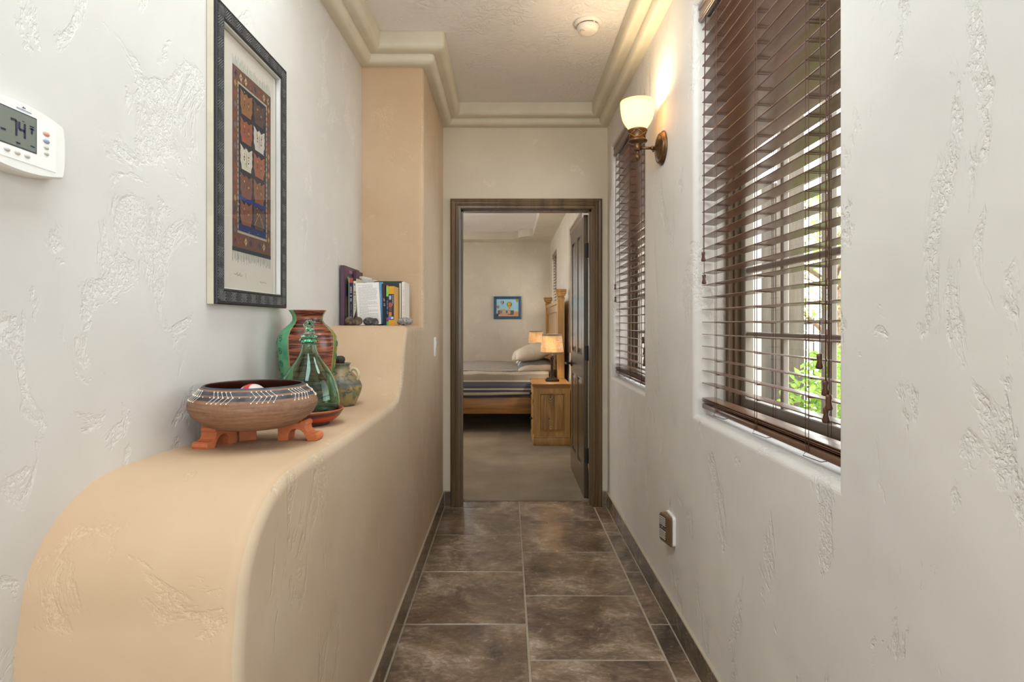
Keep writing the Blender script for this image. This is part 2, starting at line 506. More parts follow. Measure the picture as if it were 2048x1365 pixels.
# floor: grout bed with every tile on it
b = B(); b.box(-1.15, 4.2, -4.0, 4.1, -.06, -.0018)
fl = struct(b.obj('floor', M_grout))
def tile(x0, x1, y0, y1):
    g = .0040; x0 += g; x1 -= g; y0 += g; y1 -= g
    if x1-x0 < .01 or y1-y0 < .01: return
    c = .0022
    lo = [(x0, y0, -.006), (x1, y0, -.006), (x1, y1, -.006), (x0, y1, -.006)]
    mid = [(p[0], p[1], -c) for p in lo]
    hi = [(x0+c, y0+c, 0), (x1-c, y0+c, 0), (x1-c, y1-c, 0), (x0+c, y1-c, 0)]
    b = B(); b.loops([lo, mid, hi], True, False, True, 0, False)
    b.obj('tile', M_tile, fl)
XA, XB_, XC = -.434, .081, .595
T = .5125
for k in range(8):
    y1 = 3.957-k*T; tile(XA, XB_, y1-T, y1)
tile(XA, XB_, 3.957, 4.1)
tile(XB_, XC, 3.70, 4.1)
for k in range(8):
    y1 = 3.70-k*T; tile(XB_, XC, y1-T, y1)
for k in range(8):
    y1 = 3.957-k*T; tile(XC, XR-.009, y1-T, y1)
tile(XC, XR-.009, 3.957, 3.987)
# further rows in the room behind the camera
for i in range(7):
    for j in range(7):
        tile(XC+i*T, XC+(i+1)*T, -.65-(j+1)*T, -.65-j*T)
for j in range(6):
    tile(XA, XB_, -.143-(j+1)*T, -.143-j*T); tile(XB_, XC, -.40-(j+1)*T, -.40-j*T)

# tile baseboards
BH = .102
def base_run(name, n0, n1, pieces, axis, face, back, H=BH):
    root = sroot(name)
    a, c = min(face, back), max(face, back)
    lo, hi = pieces[0], pieces[-1]
    b = B()
    for p0, p1 in zip(pieces, pieces[1:]):
        bb = B(); g = .0012
        if axis == 'Y': bb.box(a, c, p0+g, p1-g, .002, H, .0015, seg=1)
        else: bb.box(p0+g, p1-g, a, c, .002, H, .0015, seg=1)
        bb.obj('tile', M_basetile, root)
    m = .0012
    if axis == 'Y':
        b.box(a+m, c-m, lo, hi, 0, H-.002)
        b.box(a+m if back < face else a, c if back > face else c-m, lo, hi, H-.001, H+.004)
    else:
        b.box(lo, hi, a+m, c, 0, H-.002); b.box(lo, hi, a+m, c, H-.001, H+.005)
    b.obj('grout_joint', M_caulk, root)
base_run('baseboard_left', 0, 0, [.966, 1.12, 1.633, 2.146, 2.659, 3.172, 3.685, D-.009], 'Y', XF+.010, XF-.006)
base_run('baseboard_right', 0, 0, [-.449, -.13, .37, .883, 1.396, 1.909, 2.422, 2.935, 3.448, D-.009], 'Y', XR-.010, XR+.004)
base_run('baseboard_end', 0, 0, [XF+.011, -.391], 'X', D-.009, D+.003)
base_run('baseboard_corner', 0, 0, [.655, XR-.011], 'X', D-.009, D+.003)

# door casing, jamb and stop
cas = [(0, 0), (0, .012), (.006, .017), (.012, .017), (.014, .012), (.020, .012), (.023, .018), (.030, .021), (.036, .018), (.039, .014), (.044, .014), (.047, .020), (.056, .023), (.064, .021), (.070, .014), (.070, 0)]
b = B(); sweep_rect(b, [(u, h) for u, h in cas], (OX0-.002, OX1+.002, 0, OZ+.002), lambda a, c, h: (a, D-h, c), closed=False)
struct(b.obj('trim_3', M_casing))
b = B(); sweep_rect(b, [(u, h) for u, h in cas], (OX0-.002, OX1+.002, 0, OZ+.002), lambda a, c, h: (a, D2+h, c), closed=False)
struct(b.obj('trim_4', M_casing))
b = B()
for x0, x1 in ((OX0-.019, OX0), (OX1, OX1+.019)): b.box(x0, x1, D-.001, D2+.001, 0, OZ+.019)
b.box(OX0, OX1, D-.001, D2+.001, OZ, OZ+.019)
b.box(OX0, OX0+.011, D+.03, D+.07, 0, OZ); b.box(OX1-.011, OX1, D+.03, D+.07, 0, OZ); b.box(OX0, OX1, D+.03, D+.07, OZ-.011, OZ)
struct(b.obj('trim_5', M_casing))

# the room behind the camera
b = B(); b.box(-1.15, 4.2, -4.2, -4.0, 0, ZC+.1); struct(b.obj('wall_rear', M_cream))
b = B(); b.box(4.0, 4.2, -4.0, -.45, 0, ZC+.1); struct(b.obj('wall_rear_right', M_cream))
b = B(); b.box(XR+TH, 4.2, -.45, -.25, 0, ZC+.1); struct(b.obj('wall_rear_return', M_creamR))

# ------------------------------------------------------------------ bedroom shell
t = NT('carpet'); t.bsdf(None, .95, 0, .1)
v = t.coords(); n = t.noise(v, 160, 3, .7); n2 = t.noise(v, 3, 3, .5)
t.link(t.ramp(t.math('ADD', t.math('MULTIPLY', n, .5), t.math('MULTIPLY', n2, .5)), [(.3, (130, 116, 98)), (.7, (172, 158, 139))]), t.b.inputs['Base Color'])
t.bump(n, .8, .006); M_carpet = t.m
b = B(); b.box(-3.2, BX+.02, 4.10, BY+.2, -.06, .008); struct(b.obj('floor_bedroom', M_carpet))
W5 = (-1.75, -.722, .84, 2.30)
b = B()
for x0, x1, z0, z1 in ((-3.2, W5[0], 0, 2.8), (W5[1], BX+.02, 0, 2.8), (W5[0], W5[1], 0, W5[2]), (W5[0], W5[1], W5[3], 2.8)):
    b.box(x0, x1, BY, BY+.2, z0, z1)
struct(b.obj('wall_bedroom_back', M_bed))
b = B(); b.box(-3.3, -3.0, D2, BY+.2, 0, 2.8); struct(b.obj('wall_bedroom_left', M_bed))
b = B(); b.box(-3.2, BX+.2, D2, BY+.2, 2.70, 2.82); struct(b.obj('ceiling_bedroom', M_ceil))
# soffit around the tray ceiling with a scooped corner
inner = [(.385, D2), (.385, 8.72)]
inner += [(.385+.0-.0, 8.72)]
inner += [(.16+.225*math.cos(a)*0+.225*(1-math.sin(a))+.0, 8.72+.25*(1-math.cos(a))) for a in [k/8*PI/2 for k in range(1, 9)]]
inner += [(.10, 8.97), (.10, 9.05), (-3.0, 9.05)]
outer = [(-3.0, BY+.1), (BX+.1, BY+.1), (BX+.1, D2)]
b = B(); b.prism(inner[:1]+inner[1:2]+inner[3:]+outer, 'XY', 2.585, 2.705)
o = struct(b.obj('trim_6', M_bed, tri=True))
# ------------------------------------------------------------------ windows
def window(n, place, width, z0, z1, depth0, cols=3, rows=6):
    """unit in local coords: X along the width (centre 0), Y outward, Z up; root at the wall face"""
    loc, rz = place
    root = sroot('window_%d' % n, loc, rz)
    w = width/2; d0 = depth0
    def ring(b, a, t, y0, y1):
        b.box(-w+a, -w+a+t, y0, y1, z0+a, z1-a, .003, seg=1); b.box(w-a-t, w-a, y0, y1, z0+a, z1-a, .003, seg=1)
        b.box(-w+a+t, w-a-t, y0, y1, z0+a, z0+a+t, .003, seg=1); b.box(-w+a+t, w-a-t, y0, y1, z1-a-t, z1-a, .003, seg=1)
    b = B(); ring(b, -.004, .024, d0, d0+.085); ring(b, .016, .018, d0+.02, d0+.07); b.obj('frame', M_winframe, root, ws=False)
    b = B(); ring(b, .030, .038, d0+.042, d0+.075); b.obj('sash', M_sash, root, ws=False)
    iw = w-.066; h0, h1 = z0+.066, z1-.066
    for k in range(1, cols):
        x = -iw+2*iw*k/cols; b = B(); b.box(x-.009, x+.009, d0+.049, d0+.069, h0, h1, .003, seg=1); b.obj('muntin', M_sash, root, ws=False)
    for k in range(1, rows):
        z = h0+(h1-h0)*k/rows; b = B(); b.box(-iw, iw, d0+.048, d0+.070, z-.010, z+.010, .003, seg=1); b.obj('muntin', M_sash, root, ws=False)
    b = B(); b.poly([(-iw-.006, d0+.059, h0-.006), (iw+.006, d0+.059, h0-.006), (iw+.006, d0+.059, h1+.006), (-iw-.006, d0+.059, h1+.006)]); b.obj('pane', M_pane, root, ws=False)
    return root
RW = -PI/2   # local X -> world -Y, local Y (outward) -> world +X
for n in (1, 2):
    y0, y1, z0, z1 = WIN[n]
    window(n, ((XR, (y0+y1)/2, 0), RW), y1-y0, z0, z1, .118)
for n in (3, 4):
    y0, y1, z0, z1 = WIN[n]
    window(n, ((BX, (y0+y1)/2, 0), RW), y1-y0, z0, z1, .118)
window(5, (((W5[0]+W5[1])/2, BY, 0), 0), W5[1]-W5[0], W5[2], W5[3], .07)

# ------------------------------------------------------------------ wooden blinds
SLAT = {}
def blind(label, place, width, ztop, zbot, d=.052, sp=.0449, tilt=.062, ladders=(.15, .475, .755), pulls=True, stack=True, group='brown wooden blinds at the windows', depth=.05):
    loc, rz = place
    root = thing('window_blind', label, 'blind', loc, rz, group)
    w = width/2-.008
    # valance and head rail
    b = B(); b.box(-w, w, d-.004-depth/2-.008, d-depth/2+.004, ztop-.068, ztop-.002, .004)
    b.box(-w, w, d-depth/2-.015, d-depth/2-.008, ztop-.022, ztop-.008, .003); b.box(-w, w, d-depth/2-.015, d-depth/2-.008, ztop-.062, ztop-.05, .003)
    b.obj('valance', M_slatX, root, ws=False)
    b = B(); b.box(-w+.003, w-.003, d-depth/2+.006, d+depth/2, ztop-.045, ztop-.003, .002); b.obj('head_rail', M_black, root, ws=False)
    key = (round(w, 4), depth)
    zs = []; z = ztop-.092
    while z > zbot+.078: zs.append(z); z -= sp
    if key not in SLAT:
        b = B(); r = .0015; hw = depth/2
        sec = [(-hw, -.0008), (-hw+.002, -r), (hw-.002, -r), (hw, -.0008), (hw, .0008), (hw-.002, r), (0, r+.0008), (-hw+.002, r), (-hw, .0008)]
        b.loops([[(-w, y, z) for y, z in sec], [(w, y, z) for y, z in sec]], True, True, True, 0, False)
        o = b.obj('slat', M_slatX, root, ws=False); SLAT[key] = o.data; first = o
    else:
        first = bpy.data.objects.new('slat', SLAT[key]); COL.objects.link(first); first.parent = root
    for i, z in enumerate(zs):
        if i == 0: o = first
        else:
            o = first.copy(); COL.objects.link(o); o.parent = root
        o.location = (0, d, z); o.rotation_euler = (-tilt+random.uniform(-.012, .012), random.uniform(-.0012, .0012), 0)
    # slats gathered on the bottom rail
    zb = zbot+.030
    if stack:
        for k in range(3):
            o = first.copy(); COL.objects.link(o); o.parent = root
            o.location = (0, d+random.uniform(-.003, .003), zb+.019+k*.0065); o.rotation_euler = (-.08+.05*k, 0, 0)
    b = B(); b.box(-w, w, d-depth/2, d+depth/2, zb-.006, zb+.013, .004); b.obj('bottom_rail', M_slatX, root, ws=False)
    zt = ztop-.04
    for lx in ladders:
        x = w+.008-lx*width*1.0   # fraction measured from the far (+Y) end downwards
        x = -w-.008+lx*width
        b = B()
        for yy in (d-depth/2-.002, d+depth/2+.002):
            b.tube([(x-.0075, yy, zt), (x-.0075, yy, zb)], .0009, 5); b.tube([(x+.0075, yy, zt), (x+.0075, yy, zb)], .0009, 5)
        for z in zs:
            dz = tilt*depth/2
            for s in (-.0075, .0075):
                b.tube([(x+s, d-depth/2-.002, z+dz-.003), (x+s, d+depth/2+.002, z-dz-.003)], .0008, 4)
        b.tube([(x-.0075, d-depth/2-.002, zb+.015), (x+.004, d-depth/2-.006, zb+.002), (x-.012, d-depth/2-.006, zb-.012), (x+.03, d-.01, zb-.018), (x+.045, d+.005, zb-.012)], .0011, 5)
        b.obj('ladder_cord', M_cord, root, ws=False)
    if pulls:
        yy = d-depth/2-.010
        spec = [(-w+.10-.06, 1.486), (-w+.115-.06, 1.403)] if pulls == 1 else []
        spec = [(-w+.045, ztop-.95), (-w+.052, ztop-1.032)]
        spec += [(w-.088, ztop-1.277), (w-.064, ztop-1.335), (w-.050, ztop-1.365), (w-.062, ztop-1.395)]
        for x, z in spec:
            b = B(); b.tube([(x*.985+.002, yy+.004, ztop-.05), (x+.002, yy, (ztop+z)/2), (x, yy, z+.03)], .0011, 5)
            b.obj('pull_cord', M_cord, root, ws=False)
            b = B(); b.lathe([(.003, .034), (.0065, .033), (.0065, .026), (.005, .018), (.0085, .004), (.0065, 0), (.002, -.001)], 12, (x, yy, z))
            b.obj('tassel', M_tassel, root, ws=False)
    return root
# local X runs toward -Y here, so the far end of the window is at -X
y0, y1, z0, z1 = WIN[1]
blind('dark brown wooden blind in the large near window beside the camera', ((XR, (y0+y1)/2, 0), RW), y1-y0, z1, z0, ladders=(.168, .512, .82))
y0, y1, z0, z1 = WIN[2]
blind('dark brown wooden blind in the far hall window behind the wall sconce', ((XR, (y0+y1)/2, 0), RW), y1-y0, z1, z0, ladders=(.168, .512, .82))
y0, y1, z0, z1 = WIN[3]
blind('bright sunlit blind high behind the far headboard post', ((BX, (y0+y1)/2, 0), RW), y1-y0, z1, z0, pulls=False)
y0, y1, z0, z1 = WIN[4]
blind('bedroom blind between the open door and the near headboard post', ((BX, (y0+y1)/2, 0), RW), y1-y0, z1, z0, pulls=False)
blind('blind at the left edge of the doorway on the bedroom back wall', (((W5[0]+W5[1])/2, BY, 0), 0), W5[1]-W5[0], W5[3], W5[2], d=.03, pulls=False, stack=False, tilt=.05)

# ------------------------------------------------------------------ door leaf
root = sroot('door_1', (.557, D2+.012, 0))
x0, x1, ya, yb = .546, .577, D2+.012, D2+.012+.855
zb, zt = .014, 2.040
b = B(); st = .105
b.box(x0, x1, ya, ya+st, zb, zt, .002, seg=1); b.box(x0, x1, yb-st, yb, zb, zt, .002, seg=1)
ym = (ya+yb)/2; b.box(x0, x1, ym-.05, ym+.05, zb, zt, .002, seg=1)
for z0_, z1_ in ((zb, .20), (.86, 1.03), (1.935, zt)):
    b.box(x0, x1, ya+st, ym-.05, z0_, z1_, .002, seg=1); b.box(x0, x1, ym+.05, yb-st, z0_, z1_, .002, seg=1)
b.obj('door_frame', M_doorwood, root)
for (p0, p1) in ((ya+st, ym-.05), (ym+.05, yb-st)):
    for (q0, q1) in ((.20, .86), (1.03, 1.935)):
        b = B(); b.box(x0+.012, x1-.012, p0-.004, p1+.004, q0-.004, q1+.004)
        for sx, a0 in ((-1, x0+.012), (1, x1-.012)):
            e = .045
            lo = [(a0, p0+.006, q0+.006), (a0, p1-.006, q0+.006), (a0, p1-.006, q1-.006), (a0, p0+.006, q1-.006)]
            hi = [(a0+sx*.009, p0+e, q0+e), (a0+sx*.009, p1-e, q0+e), (a0+sx*.009, p1-e, q1-e), (a0+sx*.009, p0+e, q1-e)]
            b.loops([lo, hi], True, False, True, 0, False)
        b.obj('panel', M_doorwood, root)
        b = B(); 
        for a0, s in ((x0, 1), (x1, -1)):
            sweep_rect(b, [(0, 0), (0, .010), (-.012, .012), (-.014, .004), (-.014, 0)], (p0, p1, q0, q1), lambda a, c, h: (a0+s*.012-s*h, a, c))
        b.obj('panel_moulding', M_doorwood, root)
hy, hz = yb-.065, .925
b = B(); 
b.xform(Matrix.Identity(4)); b.lathe([(.028, 0), (.028, .004), (.022, .009), (.011, .012), (.010, .04), (.013, .045), (.013, .055), (.006, .058)], 18)
b.xform(Matrix.Translation((x0, hy, hz)) @ Matrix.Rotation(-PI/2, 4, 'Y'))
b.tube([(x0-.048, hy, hz), (x0-.05, hy-.04, hz+.002), (x0-.05, hy-.085, hz), (x0-.046, hy-.105, hz-.004)], [.009, .008, .007, .006], 10)
b.obj('handle', M_black, root)
b = B(); b.lathe([(.028, 0), (.028, .004), (.022, .009), (.010, .012), (.010, .04), (.006, .045)], 18)
b.xform(Matrix.Translation((x1, hy, hz)) @ Matrix.Rotation(PI/2, 4, 'Y')); b.obj('handle', M_black, root)
for z in (1.785, 1.05, .315):
    b = B(); b.box(x0+.006, x1-.002, ya-.003, ya+.001, z-.052, z+.052, .001, seg=1)
    b.box(x1-.002, OX1-.001, ya-.004, ya-.001, z-.052, z+.052); b.lathe([(.0055, -.054), (.0065, -.05), (.0065, .05), (.0055, .054)], 10, (x1+.001, ya-.006, z))
    b.obj('hinge', M_black, root)

# ------------------------------------------------------------------ thermostat on the left wall
ty0, ty1, tz = .845, 1.026, 1.5615
tx = xl(.94)
root = thing('thermostat', 'white thermostat with a grey screen reading 74 on the left wall', 'thermostat', (tx, (ty0+ty1)/2, tz))
yc, hw = (ty0+ty1)/2, (ty1-ty0)/2
def tout(k, s=1.0):
    pts = []
    n = 10
    for i in range(n+1):
        u = -1+2*i/n; pts.append((yc+u*(hw-.006)*s, tz+(.046+.011*(1-u*u))*s))
    for i in range(1, 6):
        t = i/6; a = PI/2-t*PI; pts.append((yc+(hw-.006+.006*math.cos(a))*s, tz+.046*s*math.sin(a)))
    for i in range(n+1):
        u = 1-2*i/n; pts.append((yc+u*(hw-.006)*s, tz-(.046+.011*(1-u*u))*s))
    for i in range(1, 6):
        t = i/6; a = -PI/2-t*PI; pts.append((yc+(-hw+.006+.006*math.cos(a))*s, tz+.046*s*math.sin(a)))
    return pts
b = B()
L = []
for s, h in ((.97, -.012), (1, -.004), (1, .020), (.985, .026), (.95, .029)):
    L.append([(tx+h, p, q) for p, q in tout(0, s)])
b.loops(L, True, True, True, 0, True)
o = b.obj('body', M_white, root); o.modifiers.new('edge', 'EDGE_SPLIT').split_angle = math.radians(50)
xf = tx+.029
b = B(); b.box(xf-.0005, xf+.0008, .862, 1.000, tz-.040, tz+.040, .0003, seg=1); b.obj('face_plate', plain('warm_white_plastic', (238, 237, 233), .35), root)
# screen with digits
sy0, sy1, sz0, sz1 = .868, .957, tz-.018, tz+.037
A = Art(); fS = lambda u, v, w: (xf+.0011+w, sy0+u, sz0+v)
sw, sh = sy1-sy0, sz1-sz0
A.rect(-.002, sw+.002, -.002, sh+.002, (62, 66, 74), 0); A.rect(0, sw, 0, sh, (112, 120, 112), 1)
SEG = {'7': 'abc', '4': 'fgbc'}
def digit(ch, u, v, w, h, t, c=(30, 36, 66)):
    P = {'a': ((0, h), (w, h)), 'b': ((w, h), (w, h/2)), 'c': ((w, h/2), (w, 0)), 'f': ((0, h), (0, h/2)), 'g': ((0, h/2), (w, h/2))}
    for s in SEG[ch]:
        (a, bb), (cc, d) = P[s]; A.line([(u+a, v+bb), (u+cc, v+d)], t, c, 3)
digit('7', .040, .016, .0105, .024, .0038); digit('4', .056, .016, .0105, .024, .0038)
A.line([(.022, .019), (.031, .019)], .003, (30, 36, 66), 3); A.line([(.078, .008), (.086, .008)], .0018, (30, 36, 66), 3)
for k in range(2): A.line([(.076, .040-k*.004), (.085, .040-k*.004)], .002, (30, 36, 66), 3)
A.rect(.079, .082, .028, .038, (30, 36, 66), 3); A.rect(.050, .058, .004, .0065, (30, 36, 66), 3)
A.line([(.061, .043), (.066, .043)], .0015, (60, 60, 70), 3)
A.obj('screen', fS, M_printg, root)
A = Art(); fS2 = lambda u, v, w: (xf+.0011+w, u, v)
A.poly([(.930, tz+.0465), (.934, tz+.0465), (.9325, tz+.050)], (60, 66, 90)); A.poly([(.9335, tz+.0465), (.937, tz+.0465), (.935, tz+.0495)], (90, 96, 120))
A.rect(.919, .948, tz+.0425, tz+.0445, (150, 156, 170))
A.obj('maker_mark', fS2, M_print, root)
M_btn = plain('grey_button', (196, 192, 184), .45)
for i, yy in enumerate((.883, .902, .921, .940)):
    b = B(); b.sphere((xf+.0005, yy, tz-.0285), (.0026, .0062, .0036), 14, 8); b.obj('button', M_btn, root)
for i, (zz, c) in enumerate(((.020, (206, 150, 130)), (.008, (150, 162, 184)), (-.003, (190, 186, 178)), (-.013, (190, 186, 178)))):
    b = B(); b.sphere((xf+.0005, .979, tz+zz), (.0026, .0075 if i < 2 else .0055, .0042 if i < 2 else .0032), 14, 8)
    b.obj('button', plain('button_colour', c, .45), root)

# ------------------------------------------------------------------ framed kilim print on the left wall
fy0, fy1, fz0, fz1 = 1.535, 2.0, 1.313, 2.134
fx = xl(1.77)
rotw = math.atan(XLK)    # the wall's own skew
root = thing('framed_print', 'tall framed print of a woven rug in a black chevron frame', 'picture', (fx, (fy0+fy1)/2, fz0), -rotw)
# local: X out of the wall, Y along, Z up
W2 = (fy1-fy0)/2; H = fz1-fz0; bw = .044
b = B(); sweep_rect(b, [(-.030, .002), (-.030, .020), (0, .020), (0, .001), (-.012, .001)], (-W2, W2, 0, H), lambda a, c, h: (h, a, c))
b.obj('frame_side', plain('pale_frame_side', (196, 188, 166), .5, var=.05), root, ws=False)
M_frame = plain('dark_pewter', (34, 34, 36), .45, .2, var=.12, nscale=40)
b = B(); sweep_rect(b, [(0, .019), (0, .025), (-.004, .0275), (-.010, .025), (-.034, .025), (-.039, .0275), (-bw, .025), (-bw, .014)], (-W2, W2, 0, H), lambda a, c, h: (h, a, c))
b.obj('frame', M_frame, root, ws=False)
M_ridge = plain('pewter_ridge_highlight', (98, 97, 95), .36, .2, var=.15, nscale=60)  # lighter than the frame: highlights of the relief put into the colour
def chevrons(L, P):
    b = B(); lo, hi = .009, .036; per = .058; amp = .030; dv = .0082
    n = int(round(L/per)); per = L/n; t = .0014
    for i in range(n):
        for k in range(-5, 6):
            for (u0, v0, u1, v1) in ((i*per, 0, i*per+per*.5, amp), (i*per+per*.5, amp, (i+1)*per, 0)):
                a, c = v0+lo-.002+k*dv, v1+lo-.002+k*dv
                s0, s1 = 0.0, 1.0
                for lim, sg in ((lo, 1), (hi, -1)):
                    fa, fc = sg*(a-lim), sg*(c-lim)
                    if fa < 0 and fc < 0: s0, s1 = 1, 0
                    elif fa < 0: s0 = max(s0, -fa/(fc-fa))
                    elif fc < 0: s1 = min(s1, fa/(fa-fc))
                if s1-s0 < .08: continue
                p0 = (u0+(u1-u0)*s0, a+(c-a)*s0); p1 = (u0+(u1-u0)*s1, a+(c-a)*s1)
                dx, dy = p1[0]-p0[0], p1[1]-p0[1]; l = math.hypot(dx, dy); nx, ny = -dy/l*t, dx/l*t
                def tri(p): return [P(p[0]+nx, p[1]+ny, .0248), P(p[0]+nx*.7, p[1]+ny*.7, .0272), P(p[0]-nx*.7, p[1]-ny*.7, .0272), P(p[0]-nx, p[1]-ny, .0248)]
                b.loops([tri(p0), tri(p1)], True, True, True, 0, False)
    return b
sides = [(2*W2-2*bw+.05, lambda u, v, h: (h, -W2+bw-.025+u, v)), (2*W2-2*bw+.05, lambda u, v, h: (h, -W2+bw-.025+u, H-v)),
         (H-2*bw+.06, lambda u, v, h: (h, -W2+v, bw-.03+u)), (H-2*bw+.06, lambda u, v, h: (h, W2-v, bw-.03+u))]
for L_, P_ in sides: stuff(chevrons(L_, P_).obj('chevron_relief', M_ridge, root, ws=False))
b = B(); sweep_rect(b, [(-bw, .010), (-bw, .0235), (-bw-.004, .0225), (-bw-.005, .010)], (-W2, W2, 0, H), lambda a, c, h: (h, a, c))
b.obj('inner_fillet', plain('silver_fillet', (206, 204, 198), .3, .4), root, ws=False)
# the print: paper, rug with two columns of jagged shields, fringe, pencil notes
A = Art(); rnd = random.Random(3)
u0r, u1r, v0r, v1r = 1.657-1.7675, 1.913-1.7675, 1.484-fz0, 2.010-fz0
A.rect(-W2+bw-.002, W2-bw+.002, bw-.002, H-bw+.002, (198, 190, 174), 0)
for k in range(60):
    u = u0r+(u1r-u0r)*(k+.5)/60
    A.line([(u, v1r), (u+rnd.uniform(-.004, .004), v1r+rnd.uniform(.018, .034))], .0016, (140, 146, 138) if k % 3 else (112, 122, 116), 1)
    A.line([(u, v0r-.006), (u+rnd.uniform(-.004, .004), v0r-rnd.uniform(.030, .046))], .0018, (128, 132, 118) if k % 3 else (100, 108, 100), 1)
A.rect(u0r-.001, u1r+.001, v0r-.012, v0r, (44, 52, 62), 2); A.rect(u0r, u1r, v1r-.001, v1r+.003, (196, 188, 170), 2)
A.rect(u0r, u1r, v0r, v1r, (112, 74, 58), 2)
for k in range(260):   # mottled wool
    u = rnd.uniform(u0r+.002, u1r-.014); v = rnd.uniform(v0r+.002, v1r-.03)
    A.rect(u, u+rnd.uniform(.004, .013), v, v+rnd.uniform(.006, .022), rnd.choice([(122, 78, 58), (106, 68, 56), (130, 86, 62), (100, 72, 66)]), 3)
bwid = .036
for k in range(17):
    for u in (u0r+bwid*.45, u1r-bwid*.45):
        v = v0r+.02+k*(v1r-v0r-.04)/16; c = rnd.choice([(178, 130, 76), (70, 72, 92), (156, 60, 46), (120, 96, 110)])
        A.poly([(u-.008, v), (u, v+.011), (u+.008, v), (u, v-.011)], c, 4)
for k in range(8):
    for v in (v0r+.022, v1r-.022):
        u = u0r+.02+k*(u1r-u0r-.04)/7; c = rnd.choice([(196, 168, 112), (62, 66, 92), (150, 70, 60), (104, 84, 100)])
        A.poly([(u-.009, v), (u, v+.013), (u+.009, v), (u, v-.013)], c, 4); A.disc(u, v, .003, (70, 50, 50), 5, 8)
iu0, iu1, iv0, iv1 = u0r+bwid, u1r-bwid, v0r+.05, v1r-.045
A.rect(iu0-.006, iu1+.006, iv0-.007, iv1+.006, (176, 164, 132), 4); A.rect(iu0, iu1, iv0, iv1, (36, 40, 54), 5)
for k in range(26):
    A.rect(iu0-.006, iu0-.001, iv0+(iv1-iv0)*k/26, iv0+(iv1-iv0)*(k+.4)/26, (110, 92, 74), 5)
    A.rect(iu1+.001, iu1+.006, iv0+(iv1-iv0)*k/26, iv0+(iv1-iv0)*(k+.4)/26, (110, 92, 74), 5)
for k in range(60):
    A.rect(*(lambda u, v: (u, u+.006, v, v+.004))(rnd.uniform(iu0, iu1-.007), rnd.uniform(iv0, iv1-.005)), rnd.choice([(150, 150, 130), (52, 66, 98), (90, 60, 56)]), 6)
A.rect(iu0, iu1, iv0, iv0+.022, (34, 52, 104), 6)
rows = 5; rh = (iv1-iv0-.02)/rows; cw = (iu1-iu0-.012)/2
A.rect(iu0, iu1, iv0+.016+rh*1.0-.006, iv0+.016+rh*1.0+.010, (26, 54, 128), 6)
cols = [[(138, 80, 54), (124, 72, 58), (200, 192, 166), (160, 82, 56), (150, 96, 54)], [(98, 66, 56), (140, 84, 58), (162, 88, 62), (196, 187, 170), (92, 66, 58)]]
for ci in range(2):
    for ri in range(rows):
        ua = iu0+.006+ci*cw+.004; ub = ua+cw-.008; va = iv0+.016+ri*rh+.006; vb = va+rh-.010
        pts = []; n = 6
        for k in range(n+1): pts.append((ua+(.0025 if k % 2 else 0)+max(0, .35-k/n)*.026, va+(vb-va)*k/n))
        um = (ua+ub)/2
        pts += [(ua+(ub-ua)*.12, vb-.003), (um-(ub-ua)*.18, vb-.012), (um, vb-.004), (um+(ub-ua)*.18, vb-.012), (ub-(ub-ua)*.12, vb-.003)]
        for k in range(n, -1, -1): pts.append((ub-(.0025 if k % 2 else 0)-max(0, .35-k/n)*.026, va+(vb-va)*k/n))
        c = cols[ci][ri]; A.poly(pts, c, 7)
        for k in range(16):
            u = rnd.uniform(ua+.012, ub-.016); v = rnd.uniform(va+.014, vb-.022); s = rnd.uniform(.78, 1.16)
            A.rect(u, u+rnd.uniform(.002, .006), v, v+rnd.uniform(.004, .014), tuple(min(255, x*s) for x in c), 8)
        light = c[2] > 150
        dots = [(60, 70, 92), (176, 74, 50), (196, 150, 70)] if light else [(120, 60, 62), (84, 70, 82), (196, 150, 96)]
        for k in range(6): A.disc(um+(-1 if k % 2 else 1)*(ub-ua)*.17, va+.026+(vb-va-.045)*k/6, .0035, dots[k % 3], 9, 6)
        A.line([(um, va+.012), (um, vb-.02)], .0018, dots[0], 9)
        if ci == 1 and ri == 0:
            A.line([(ua+.006, va+.01), (um, vb-.02), (ub-.006, va+.01)], .002, (190, 160, 120), 9)
A.line([(iu0+.008+cw, iv0), (iu0+.008+cw, iv1)], .004, (44, 48, 64), 7)
def scribble(u, v, n, sc, seed):
    r = random.Random(seed); pts = []
    for k in range(n): pts.append((u+k*sc*.5, v+r.uniform(0, sc*(1.8 if k % 5 == 0 else .8))))
    A.line(pts, .0011, (122, 112, 104), 3)
scribble(u0r+.01, v0r-.085, 16, .007, 5); A.line([(u0r+.082, v0r-.072), (u0r+.082, v0r-.088)], .0012, (122, 112, 104), 3); scribble(u1r-.08, v0r-.095, 15, .007, 8)
A.p = [(q, tuple((x*.80+sum(c)/3*.20)*(.90 if l_ >= 2 else 1) for x in c), l_) for q, c, l_ in A.p]
A.obj('rug_print', lambda u, v, w: (.008+w, u, v), M_print, root, ws=False, step=.0001)
b = B(); b.poly([(.0115, -W2+bw, bw), (.0115, W2-bw, bw), (.0115, W2-bw, H-bw), (.0115, -W2+bw, H-bw)]); b.obj('glass', M_picglass, root, ws=False)
# ------------------------------------------------------------------ pottery on the ledge
def local(fn): return fn
